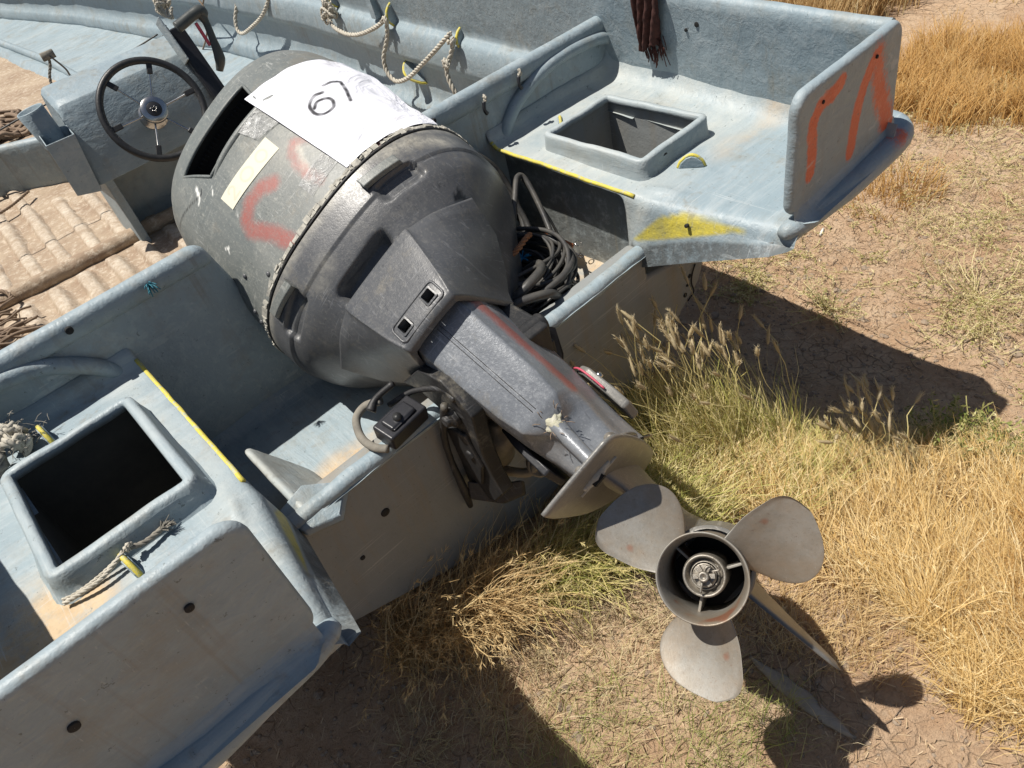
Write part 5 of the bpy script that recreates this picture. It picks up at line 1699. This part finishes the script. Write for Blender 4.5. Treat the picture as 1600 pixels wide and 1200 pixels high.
# ------------------------------------------------------------------ ground
def hm(x, y):
    return .22*(1-sm((x-.25)/.9))
def gz(x, y):
    z = .045*noise.noise(Vector((x*.45, y*.45, 0)))+.018*noise.noise(Vector((x*1.7, y*1.7, 3)))
    if abs(x) < 12 and abs(y) < 12:
        z += .006*noise.noise(Vector((x*7, y*7, 5)))+.004*noise.noise(Vector((x*19, y*19, 8)))
    return z*min(1, .35+math.hypot(x, y-1)*.25)+hm(x, y)
def axis_pts(lo, hi, step, far):
    core = np.arange(lo, hi, step); g = []; d = step; p = hi
    while p < far: p += d; d *= 1.22; g.append(p)
    h = []; d = step; p = lo
    while p > -far: p -= d; d *= 1.22; h.append(p)
    return np.array(h[::-1]+list(core)+g)
gx = axis_pts(-1.2, 4.6, .022, 600); gy = axis_pts(-.8, 3.6, .022, 600)
V = [(x, y, gz(x, y)) for x in gx for y in gy]
gr = mesh_obj('ground', V, grid_faces(len(gx), len(gy), flip=True), MT['soil'], origin=(0, 0, 0))
tag(gr, 'dry brown cracked soil', kind='structure')
def gq(x, y): return (x, y, gz(x, y))
leafy(gq(0.036, 0.229), .21, .032, math.radians(-92), 'long flat grey dead leaf lying in the shade of the propeller', 'dead leaf', 'dead_leaf', MT['dead_leaf'], .007, 3)
leafy(gq(1.62, 1.09), .05, .010, .3, 'small white plastic scrap on the soil beyond the stern corner', 'scrap', 'plastic_scrap', MT['white_chip'], .003, 5)

# ------------------------------------------------------------------ grasses
def blades(roots, h, lean, az, width, curl, rng, seg=4, droop=0.0, tip=.12):
    """roots (N,3); h, lean, az, width arrays; returns verts, faces, per-vertex value t"""
    N = len(roots)
    t = np.linspace(0, 1, seg+1)
    d = np.stack([np.cos(az), np.sin(az)], 1)
    hor = lean[:, None]*h[:, None]*(t[None]**curl[:, None])
    ver = h[:, None]*(t[None]*np.sqrt(np.maximum(.02, 1-(lean[:, None]*t[None])**2*.8)) - droop*t[None]**3)
    side = np.stack([-np.sin(az+rng.uniform(-1.4, 1.4, N)), np.cos(az+rng.uniform(-1.4, 1.4, N))], 1)
    wig = rng.uniform(-.06, .06, (N, seg+1))*h[:, None]*t[None]
    P = np.zeros((N, seg+1, 3))
    P[:, :, 0] = roots[:, 0:1]+d[:, 0:1]*hor+side[:, 0:1]*wig
    P[:, :, 1] = roots[:, 1:2]+d[:, 1:2]*hor+side[:, 1:2]*wig
    P[:, :, 2] = roots[:, 2:3]+ver
    w = width[:, None]*np.maximum(tip, 1-t[None]**1.8)*.5
    A = P.copy(); B = P.copy()
    A[:, :, :2] += side[:, None]*w[:, :, None]; B[:, :, :2] -= side[:, None]*w[:, :, None]
    V = np.stack([A, B], 2).reshape(-1, 3)
    base = (np.arange(N)*(seg+1)*2)[:, None]
    k = np.arange(seg)[None]*2
    F = np.stack([base+k, base+k+1, base+k+3, base+k+2], 2).reshape(-1, 4)
    return V, F, P
def fast_mesh(name, V, F, mat, gv, origin=None, parent=None, floor=True):
    V = np.asarray(V, np.float64)
    off = np.array([V[:, 0].mean(), V[:, 1].mean(), 0]) if origin is None else np.array(origin)
    me = bpy.data.meshes.new(name)
    nv, nf = len(V), len(F); k = F.shape[1]
    me.vertices.add(nv); me.vertices.foreach_set('co', (V-off).astype(np.float32).ravel())
    me.loops.add(nf*k); me.loops.foreach_set('vertex_index', F.astype(np.int32).ravel())
    me.polygons.add(nf); me.polygons.foreach_set('loop_start', np.arange(0, nf*k, k, dtype=np.int32)); 
    me.update(calc_edges=True)
    at = me.attributes.new('gv', 'FLOAT', 'POINT'); at.data.foreach_set('value', np.asarray(gv, np.float32))
    me.materials.append(mat)
    o = bpy.data.objects.new(name, me); COL.objects.link(o)
    if parent is None: o.location = off
    else:
        o.parent = parent; o.matrix_parent_inverse = wmat(parent).inverted(); o.location = off
    return o
class GB:
    def __init__(s): s.V = []; s.F = []; s.g = []; s.k = 0; s.n = 0
    def add(s, V, F, g):
        s.V.append(V); s.F.append(F+s.k); s.g.append(g); s.k += len(V)
    def tuft(s, c, n, spread, h, lean, width, rng, az=None, azs=3.2, curl=(1.2, 2.6), seg=4, gv=(0, 1), droop=0.0, heads=0, headL=.03, avoid=True):
        r = spread*np.sqrt(rng.random(n)); a = rng.uniform(0, 2*math.pi, n)
        x = c[0]+r*np.cos(a); y = c[1]+r*np.sin(a)
        if az is None: A = a+rng.normal(0, .7, n)
        else: A = az+rng.normal(0, azs, n)
        H = rng.uniform(h[0], h[1], n)*(1-.35*(r/spread)**2)
        L = rng.uniform(lean[0], lean[1], n)
        if avoid:
            ok = ~((np.abs(x) < .35) & (y > .86))
            x, y, A, H, L, r = x[ok], y[ok], A[ok], H[ok], L[ok], r[ok]; n = len(x)
            if n == 0: return
        z = np.array([gz(p, q) for p, q in zip(x, y)])-.004
        W = rng.uniform(width[0], width[1], n)
        V, F, P = blades(np.stack([x, y, z], 1), H, L, A, W, rng.uniform(curl[0], curl[1], n), rng, seg, droop)
        g = np.repeat(rng.uniform(gv[0], gv[1], n), (seg+1)*2)+np.tile(np.repeat(np.linspace(0, .12, seg+1), 2), n)
        s.add(V, F, np.clip(g, 0, 1)); s.n += n
        if heads:
            ids = rng.choice(n, min(n, heads), replace=False)
            for i in ids:
                tip = P[i, -1]; prev = P[i, -2]; d = tip-prev; d /= np.linalg.norm(d)+1e-9
                m_ = 9; T = rng.random(m_)
                base = tip-d[None]*headL*T[:, None]
                dirs = d[None]*.8+rng.normal(0, .33, (m_, 3)); dirs /= np.linalg.norm(dirs, axis=1)[:, None]
                ll = headL*.5
                sd = np.cross(dirs, rng.normal(0, 1, (m_, 3))); sd /= np.linalg.norm(sd, axis=1)[:, None]
                q0 = base; q1 = base+dirs*ll*.5+sd*.0009; q2 = base+dirs*ll; q3 = base+dirs*ll*.5-sd*.0009
                s.add(np.stack([q0, q1, q2, q3], 1).reshape(-1, 3), np.arange(m_*4).reshape(-1, 4), np.full(m_*4, rng.uniform(.7, 1)))
    def build(s, name, mat, **kw):
        return fast_mesh(name, np.vstack(s.V), np.vstack(s.F), mat, np.concatenate(s.g), **kw)
def clump(name, lbl, cat, mat, specs, group=None, seed=0):
    rng = np.random.default_rng(seed); g = GB()
    for sp_ in specs: g.tuft(rng=rng, **sp_)
    return tag(g.build(name, mat), lbl, cat, group)
WIND = math.radians(-60)
GRP = 'clumps of dry grass around the stern'
# foxtail stand beyond the motor leg
def foxtail(name, lbl, centres, nst, seed, mat, h, group=GRP, spread=.08, leanaz=1.9):
    rng = np.random.default_rng(seed); g = GB()
    t = thing(name, lbl, 'grass clump', gq(*centres[0]), group)
    for c in centres:
        g.tuft(c=c, n=int(300), spread=spread, h=(h*.45, h*.95), lean=(.2, .75), width=(.002, .0042), rng=rng, gv=(.15, 1), az=leanaz, azs=.9)
    o = g.build('leaves', mat, parent=t)
    S_ = GB(); st = GB()
    for c in centres:
        n = nst
        r = spread*np.sqrt(rng.random(n)); a = rng.uniform(0, 6.28, n); x = c[0]+r*np.cos(a); y = c[1]+r*np.sin(a)
        A = leanaz+rng.normal(0, .75, n); H = rng.uniform(h*.8, h*1.35, n); L = rng.uniform(.1, .55, n)
        z = np.array([gz(p, q) for p, q in zip(x, y)])
        V, F, P = blades(np.stack([x, y, z], 1), H, L, A, np.full(n, .0022), rng.uniform(1.4, 2.4, n), rng, 8, 0.0, .75)
        st.add(V, F, np.full(len(V), .8))
        for i in range(n):
            tip = P[i, -1]; d = tip-P[i, -2]; d /= np.linalg.norm(d); L_ = rng.uniform(.028, .052)
            a1 = np.cross(d, (0, 0, 1.)); a1 /= np.linalg.norm(a1)+1e-9; a2 = np.cross(d, a1)
            R_h = rng.uniform(.0032, .0048); ring = []
            tt = np.linspace(0, 1, 7); pr_ = np.array([.3, .8, 1, .95, .8, .55, .1])*R_h
            th = np.linspace(0, 6.283, 6, endpoint=False)
            V = (tip[None, None]+d*(tt*L_)[:, None, None]+pr_[:, None, None]*(np.cos(th)[None, :, None]*a1+np.sin(th)[None, :, None]*a2)).reshape(-1, 3)
            S_.add(V, np.array(grid_faces(7, 6, cv=True)), np.full(len(V), rng.uniform(0, .8)))
            m_ = 46; T = rng.random(m_); q = rng.uniform(0, 6.28, m_)
            rad = np.cos(q)[:, None]*a1+np.sin(q)[:, None]*a2
            b = tip+d*(T*L_)[:, None]+rad*(R_h*.7); e = b+rad*.0042+d*.0065; sd = np.cross(rad, d)*.0005
            S_.add(np.stack([b-sd, b+sd, e+sd*.2, e-sd*.2], 1).reshape(-1, 3), np.arange(m_*4).reshape(-1, 4), np.full(m_*4, rng.uniform(.5, 1)))
    st.build('stems', MT['g_mix'], parent=t); S_.build('seed_heads', MT['seed'], parent=t)
    return t
foxtail('foxtail_clump', 'tall half-green foxtail grass with pale bristly heads beyond the motor leg', [(.33, .80), (.40, .74), (.46, .68), (.53, .60), (.30, .72), (.40, .66), (.50, .72), (.36, .86)], 15, 3, MT['g_mix'], .31, spread=.08)
foxtail('foxtail_clump', 'foxtail grass in the dark shadow between the tall stand and the green bush', [(.64, .42), (.70, .36), (.60, .40)], 12, 5, MT['g_straw'], .16, spread=.06)

def bush(name, lbl, c, n, h, seed, mat, spread=.05, cat='bush', flat=.6, leaf=.008, group=None, par=None):
    """branching weed: wandering stems with many small leaves"""
    rng = np.random.default_rng(seed); g = GB()
    for i in range(n):
        a = rng.uniform(0, 6.28); p = np.array(gq(c[0]+rng.normal(0, spread*.3), c[1]+rng.normal(0, spread*.3)))
        d = np.array((math.cos(a), math.sin(a), rng.uniform(.15, 1.6)*(1-flat)+.12)); d /= np.linalg.norm(d)
        L = h*rng.uniform(.6, 1.2); st = 9; pts = [p]
        for k in range(st):
            d = d+rng.normal(0, .22, 3); d[2] = max(d[2], -.05); d /= np.linalg.norm(d); p = p+d*L/st; pts.append(p)
        P = np.array(pts); sd = np.cross(np.gradient(P, axis=0), rng.normal(0, 1, 3)); sd /= np.linalg.norm(sd, axis=1)[:, None]+1e-9
        w = .0011
        V = np.stack([P-sd*w, P+sd*w], 1).reshape(-1, 3); k = np.arange(st)*2
        g.add(V, np.stack([k, k+1, k+3, k+2], 1), np.full(len(V), .75))
        m_ = 26; T = rng.uniform(.15, 1, m_)*st; i0 = np.minimum(T.astype(int), st-1); b = P[i0]+(P[i0+1]-P[i0])*(T-i0)[:, None]
        e = rng.normal(0, 1, (m_, 3)); e[:, 2] = np.abs(e[:, 2])*.6; e /= np.linalg.norm(e, axis=1)[:, None]; s2 = np.cross(e, rng.normal(0, 1, (m_, 3))); s2 /= np.linalg.norm(s2, axis=1)[:, None]
        l = leaf*rng.uniform(.5, 1.5, m_)[:, None]
        g.add(np.stack([b, b+e*l*.5+s2*l*.16, b+e*l, b+e*l*.5-s2*l*.16], 1).reshape(-1, 3), np.arange(m_*4).reshape(-1, 4), np.repeat(rng.uniform(0, 1, m_), 4))
    return tag(g.build(name, mat), lbl, cat, group)
bush('green_bush', 'small bright green bush at the end of the boat shadow', (0.849, 0.294), 150, .15, 8, MT['g_green'], .06, flat=.35, leaf=.013)

def region(poly, n, rng):
    P = np.array(poly); lo, hi = P.min(0), P.max(0); out = []
    while len(out) < n:
        q = lo+(hi-lo)*rng.random(2)
        if inpoly1(q[0], q[1], poly): out.append(q)
    return out
# big clumps that read as separate
CL = [
 ('straw_clump', 'golden-brown feathery dry grass clump against the transom below the motor bracket', MT['g_brown'], [((-0.296, 0.824), 520, .10), ((-0.218, 0.776), 420, .08), ((-0.365, 0.88), 260, .08)], (.16, .29), WIND+.3, 1.0, 110, GRP),
 ('straw_clump', 'pale dry grass clump left of the motor leg foot, mixed with green stems', MT['g_mix'], [((-0.071, 0.725), 420, .09), ((0.006, 0.69), 340, .08)], (.14, .24), WIND+.2, 1.0, 60, GRP),
 ('straw_clump', 'yellow-green grass clump directly behind the upper left propeller blade', MT['g_mix'], [((0.118, 0.673), 420, .09), ((0.205, 0.604), 420, .09)], (.13, .25), WIND+.9, .9, 30, GRP),
 ('straw_clump', 'low bleached grass clump right of the upper right propeller blade', MT['g_gold'], [((0.416, 0.49), 480, .11), ((0.328, 0.571), 380, .10)], (.10, .17), WIND+1.6, .8, 60, GRP),
]
for i, (nm, lb, mt, cs, h, az, azs, hd, gp) in enumerate(CL):
    clump(nm, lb, 'grass clump', mt, [dict(c=c, n=n, spread=s_, h=h, lean=(.35, .95), width=(.0014, .0030), az=az, azs=azs, heads=hd, gv=(0, 1), droop=.12) for c, n, s_ in cs], gp, 40+i)
rng = np.random.default_rng(99)
# continuous golden grass of the right foreground
def carpet(name, lbl, mat, poly, ntuft, per, h, lean, az, azs, seed, width=(.0012, .0026), heads=3, gv=(0, 1), spread=(.025, .06), cat='grass', droop=.1, curl=(1.2, 2.6), seg=4):
    rng = np.random.default_rng(seed); g = GB()
    for q in region(poly, ntuft, rng):
        hh = rng.uniform(.75, 1.2); a = az+rng.normal(0, .35); k = rng.uniform(0, .35)
        g.tuft(c=(q[0], q[1]), n=int(per*rng.uniform(.6, 1.3)), spread=rng.uniform(*spread), h=(h[0]*hh, h[1]*hh), lean=lean, width=width, rng=rng, az=a, azs=azs, heads=heads, gv=(max(0, gv[0]), min(1, gv[1]))if 0 else (gv[0]+(gv[1]-gv[0])*k, gv[1]-(gv[1]-gv[0])*(.35-k)), droop=droop, curl=curl, seg=seg)
    return tag(g.build(name, mat), lbl, cat, kind='stuff')
carpet('golden_grass', 'matted golden dry grass right of the propeller', MT['g_gold'], [(0.239, 0.517), (0.328, 0.692), (0.491, 0.639), (0.609, 0.455), (0.916, 0.176), (1.041, -0.149), (0.416, -0.219), (0.222, -0.043), (0.187, 0.138), (0.319, 0.19), (0.292, 0.311), (0.239, 0.414)], 138, 105, (.06, .18), (.7, 1.15), WIND+1.9, .5, 1, heads=4, width=(.0009, .0021), curl=(1.0, 2.2))
carpet('golden_grass', 'orange dry grass at the right edge of the foreground', MT['g_orange'], [(0.222, 0.017), (0.416, 0.105), (0.713, 0.093), (0.713, -0.28), (0.231, -0.259)], 90, 100, (.08, .15), (.4, .9), WIND+2.2, .6, 2, heads=4)
carpet('golden_grass', 'tangled golden grass filling the lower right corner', MT['g_gold'], [(.28, .14), (.34, .26), (.42, .20), (.50, .10), (.45, -.12), (.20, -.10), (.16, .02)], 66, 95, (.06, .14), (.7, 1.15), WIND+1.6, .9, 31, heads=3, width=(.0009, .002), curl=(1.0, 2.2))
carpet('golden_grass', 'tufts of half-green grass between the leg and the golden mat', MT['g_mix'], [(.30, .52), (.40, .66), (.52, .60), (.60, .45), (.46, .40), (.34, .42)], 44, 90, (.08, .17), (.6, 1.1), WIND+1.7, .7, 41, heads=1, width=(.0012, .0028), spread=(.02, .05))
carpet('dry_grass', 'flattened broken brown stems under the golden grass', MT['g_brown'], [(.28, .50), (.40, .70), (.62, .58), (.80, .25), (.62, -.05), (.30, .10)], 120, 26, (.05, .15), (1.0, 1.35), WIND+1.5, 2.0, 42, heads=0, width=(.0016, .0042), spread=(.03, .07))
carpet('green_grass', 'thin green grass in the foreground below the propeller', MT['g_green'], [(-0.434, 0.604), (-0.244, 0.569), (-0.114, 0.397), (0.015, 0.285), (-0.089, 0.138), (-0.33, 0.259), (-0.503, 0.431)], 44, 30, (.05, .125), (.5, 1.1), WIND+.6, 1.3, 3, heads=0, width=(.0008, .0017), spread=(.03, .07))
carpet('dry_grass', 'thin straw mixed through the green foreground grass', MT['g_straw'], [(-.36, .62), (-.15, .58), (.12, .36), (.02, .14), (-.28, .26), (-.45, .45)], 30, 22, (.04, .11), (.6, 1.1), WIND+.8, 1.4, 33, heads=0, width=(.0007, .0015), spread=(.03, .07))
carpet('dry_grass', 'thin dry grass on the soil left of the propeller', MT['g_straw'], [(-0.52, 0.819), (-0.287, 0.776), (-0.114, 0.656), (0.032, 0.535), (-0.02, 0.345), (-0.287, 0.474), (-0.546, 0.647)], 95, 24, (.03, .085), (.6, 1.0), WIND+.4, 1.2, 4, heads=0, width=(.0009, .0018), spread=(.03, .06))
carpet('dry_grass', 'dark matted grass in the shade behind the transom', MT['g_brown'], [(-0.459, 0.949), (-0.416, 0.802), (0.187, 0.742), (0.491, 0.842), (0.585, 0.996), (0.274, 0.846), (-0.071, 0.854), (-0.33, 0.949)], 90, 60, (.06, .15), (.4, .95), WIND, 1.2, 6, heads=2)
carpet('dry_grass', 'sparse straw round the small green bush', MT['g_straw'], [(0.537, 0.466), (0.713, 0.486), (1.005, 0.258), (1.2, 0.05), (0.916, 0.098), (0.713, 0.243)], 34, 60, (.05, .11), (.5, .95), WIND+1.5, .9, 7, heads=3)
carpet('dry_grass', 'short straw under and right of the lower blade', MT['g_brown'], [(0.032, 0.431), (0.222, 0.414), (0.31, 0.259), (0.205, 0.103), (0.118, 0.173), (0.067, 0.293)], 46, 30, (.03, .08), (.6, 1.0), WIND+1.2, 1.0, 8, heads=1, width=(.001, .002))
# right-hand field: low yellow-green weeds and straw
def weeds(name, lbl, poly, n, h, seed, mat, per=12, leaf=.009, flat=.75):
    rng = np.random.default_rng(seed); g = GB()
    for q in region(poly, n, rng):
        hh = h*rng.uniform(.6, 1.4)
        for i in range(per):
            a = rng.uniform(0, 6.28); p = np.array(gq(q[0]+rng.normal(0, .01), q[1]+rng.normal(0, .01)))
            d = np.array((math.cos(a), math.sin(a), rng.uniform(.05, 1.2)*(1-flat)+.05)); d /= np.linalg.norm(d)
            st = 6; pts = [p]
            for k in range(st):
                d = d+rng.normal(0, .25, 3); d[2] = max(d[2], -.02) if k < 4 else d[2]*.5; d /= np.linalg.norm(d); p = p+d*hh/st; pts.append(p)
            P = np.array(pts); sd = np.cross(np.gradient(P, axis=0), rng.normal(0, 1, 3)); sd /= np.linalg.norm(sd, axis=1)[:, None]+1e-9
            V = np.stack([P-sd*.0009, P+sd*.0009], 1).reshape(-1, 3); k = np.arange(st)*2
            g.add(V, np.stack([k, k+1, k+3, k+2], 1), np.full(len(V), rng.uniform(.5, 1)))
            m_ = 11; T = rng.uniform(.2, 1, m_)*st; i0 = np.minimum(T.astype(int), st-1); b = P[i0]+(P[i0+1]-P[i0])*(T-i0)[:, None]
            e = rng.normal(0, 1, (m_, 3)); e[:, 2] = np.abs(e[:, 2])*.5; e /= np.linalg.norm(e, axis=1)[:, None]; s2 = np.cross(e, rng.normal(0, 1, (m_, 3))); s2 /= np.linalg.norm(s2, axis=1)[:, None]
            l = leaf*rng.uniform(.5, 1.4, m_)[:, None]
            g.add(np.stack([b, b+e*l*.5+s2*l*.2, b+e*l, b+e*l*.5-s2*l*.2], 1).reshape(-1, 3), np.arange(m_*4).reshape(-1, 4), np.repeat(rng.uniform(0, 1, m_), 4))
    return tag(g.build(name, mat), lbl, 'weeds', kind='stuff')
weeds('weeds', 'low yellow-green weeds covering the field to the right', [(1.119, 0.42), (1.5, 0.62), (1.95, 0.95), (2.5, 1.35), (3.1, 1.1), (2.9, 0.5), (1.9, -0.1), (1.2, 0.05)], 120, .12, 11, MT['g_weed'], 11)
weeds('weeds', 'low green weeds along the edge of the boat shadow', [(1.098, 0.979), (1.25, 1.5), (1.6, 1.75), (1.62, 1.35), (1.4, 1.12)], 40, .10, 12, MT['g_weed'], 11)
weeds('weeds', 'scattered small weeds on the bare soil', [(1.098, 0.399), (1.3, 1.0), (1.7, 1.5), (2.2, 1.4), (1.6, 0.7)], 26, .08, 13, MT['g_weed'], 9)
bush('sprawling_weed', 'pale green sprawling weed on bare soil just past the shadow edge', (1.245, 0.845), 46, .14, 15, MT['g_weed'], .05, 'weed', flat=.45)
bush('sprawling_weed', 'large sprawling yellow-green weed in the middle of the right field', (1.5, 0.52), 80, .26, 16, MT['g_weed'], .07, 'weed', flat=.72)
bush('red_weed', 'reddish brown low weed at the right edge of the field', (1.6, 0.26), 60, .14, 17, MT['g_brown'], .07, 'weed', flat=.7)
clump('straw_tuft', 'orange straw tuft on bare soil right of the stern corner', 'grass clump', MT['g_orange'], [dict(c=(2.02, 0.98), n=300, spread=.13, h=(.07, .16), lean=(.3, .9), width=(.002, .004), gv=(0, 1)), dict(c=(1.88, 1.02), n=160, spread=.12, h=(.05, .12), lean=(.5, 1), width=(.002, .004))], GRP, 60)
carpet('golden_grass', 'thick orange grass patch at the upper right', MT['g_orange'], [(2.55, 1.02), (2.45, 1.4), (2.75, 1.62), (3.2, 1.5), (3.6, 1.1), (3.1, 0.6), (2.7, 0.7)], 110, 110, (.09, .20), (.3, .8), WIND+1.4, .9, 21, width=(.0025, .005), heads=0, spread=(.05, .11), droop=.02)
carpet('dry_grass', 'low straw over the right field', MT['g_straw'], [(1.3, 0.4), (1.8, 0.95), (2.4, 1.3), (2.9, 1.0), (2.6, 0.3), (1.7, -0.1)], 80, 30, (.03, .09), (.5, 1.05), WIND+1.4, 1.4, 22, width=(.0015, .003), heads=0, spread=(.05, .11))
carpet('far_grass', 'far dry grass beyond the stern at the top of the picture', MT['g_straw'], [(3.3, 1.9), (4.2, 1.6), (6.5, 2.2), (8.0, 6.0), (4.0, 6.0), (3.2, 2.8)], 120, 70, (.12, .32), (.2, .7), WIND+1, 1.4, 23, width=(.004, .009), heads=0, spread=(.1, .25), seg=3)
carpet('far_grass', 'brown dry tuft row just beyond the far gunwale', MT['g_brown'], [(3.0, 2.15), (3.35, 1.8), (3.9, 1.95), (4.0, 2.6), (3.3, 2.7)], 50, 120, (.2, .38), (.1, .5), WIND+1, 1.6, 24, width=(.004, .007), heads=0, spread=(.07, .15), seg=3)
carpet('far_grass', 'golden grass beyond the upper right edge', MT['g_gold'], [(3.7, 0.9), (3.9, 1.45), (5.5, 2.0), (7.0, 1.0), (5.0, 0.2)], 110, 80, (.14, .32), (.2, .7), WIND+1, 1.4, 25, width=(.004, .009), heads=0, spread=(.1, .25), seg=3)
carpet('dry_grass', 'sparse dry grass on the port side of the boat', MT['g_straw'], [(-2.6, -.8), (-1.1, -.6), (-1.05, 1.5), (-1.2, 3.0), (-3.0, 3.0)], 110, 36, (.04, .12), (.5, 1), WIND+1.2, 1.5, 51, width=(.0014, .003), heads=0, spread=(.05, .12))
# litter and pebbles
rng = np.random.default_rng(5)
N_ = 40000
x = np.concatenate([rng.uniform(-.9, 2.2, N_*2//3), rng.uniform(1.2, 3.8, N_//3)]); y = np.concatenate([rng.uniform(-.3, 1.7, N_*2//3), rng.uniform(-.2, 2.6, N_//3)]); n = len(x)
z = np.array([gz(a, b) for a, b in zip(x, y)])+rng.uniform(.001, .007, n)
a = rng.uniform(0, 6.28, n); L = rng.gamma(1.6, .006, n)+.003; w = rng.uniform(.0004, .0011, n)
dx, dy = np.cos(a)*L/2, np.sin(a)*L/2; sx, sy = -np.sin(a)*w, np.cos(a)*w; dz = rng.uniform(-.004, .004, n)
V = np.stack([np.stack([x-dx-sx, y-dy-sy, z-dz], 1), np.stack([x-dx+sx, y-dy+sy, z-dz], 1), np.stack([x+dx+sx, y+dy+sy, z+dz], 1), np.stack([x+dx-sx, y+dy-sy, z+dz], 1)], 1).reshape(-1, 3)
tag(fast_mesh('litter', V, np.arange(n*4).reshape(-1, 4), MT['g_litter'], np.repeat(rng.random(n), 4)), 'bits of dry straw and leaf litter scattered on the soil', 'litter', kind='stuff')
# dry twigs lying about
tw = MB()
for i in range(320):
    px, py = (rng.uniform(-.7, 1.3), rng.uniform(-.2, 1.2)) if i % 2 else (rng.uniform(1.0, 3.2), rng.uniform(0, 2.0))
    a = rng.uniform(0, 6.28); L = rng.uniform(.02, .09); pts = []
    for k in range(4):
        pts.append((px, py, gz(px, py)+.004+.004*rng.random())); a += rng.normal(0, .3); px += math.cos(a)*L/3; py += math.sin(a)*L/3
    tw.tube(pts, rng.uniform(.0006, .0016), 4, 3, cap=False)
tag(tw.build('twigs', MT['twine']), 'thin dry twigs lying on the soil', 'twigs', kind='stuff')
bm_v = []; bm_f = []; k = 0
ico = np.array([(0, 0, 1), (.9, 0, .3), (.28, .86, .3), (-.73, .53, .3), (-.73, -.53, .3), (.28, -.86, .3), (.73, .53, -.4), (-.28, .86, -.4), (-.9, 0, -.4), (-.28, -.86, -.4), (.73, -.53, -.4)])
icf = [(0, 1, 2), (0, 2, 3), (0, 3, 4), (0, 4, 5), (0, 5, 1), (1, 6, 2), (2, 6, 7), (2, 7, 3), (3, 7, 8), (3, 8, 4), (4, 8, 9), (4, 9, 5), (5, 9, 10), (5, 10, 1), (1, 10, 6)]
for i in range(6500):
    px, py = (rng.uniform(-.8, 1.6), rng.uniform(-.3, 1.5)) if i % 3 else (rng.uniform(1.1, 3.4), rng.uniform(0, 2.2))
    s_ = min(.020, .0015+rng.gamma(1.5, .0022)); 
    V = ico*s_*rng.uniform(.6, 1.2, 3)*np.array((1, 1, .6)); q = rng.uniform(0, 6.28); c_, s2 = math.cos(q), math.sin(q)
    V = V@np.array([[c_, s2, 0], [-s2, c_, 0], [0, 0, 1]])+np.array((px, py, gz(px, py)+s_*.15))
    bm_v.append(V); bm_f += [tuple(j+k for j in f) for f in icf]; k += 11
o = mesh_obj('pebbles', np.vstack(bm_v), bm_f, MT['pebble'], smooth=False); tag(o, 'small pale clods and pebbles scattered over the soil', 'pebbles', kind='stuff')
for px, py, s_, lb in ((.30, -.02, .012, 'pale pebble on bare soil at the lower right'), (1.02, 1.12, .022, 'flat stone in the boat shadow close to the hull')):
    m = MB(); V = ico*s_*np.array((1.2, .9, .5)); m.add(V+np.array(gq(px, py))+(0, 0, s_*.2), icf)
    oo = m.build('stone', MT['pebble'], smooth=False); tag(oo, lb, 'stone')
    sb = oo.modifiers.new('s', 'SUBSURF'); sb.levels = 1; sb.render_levels = 2
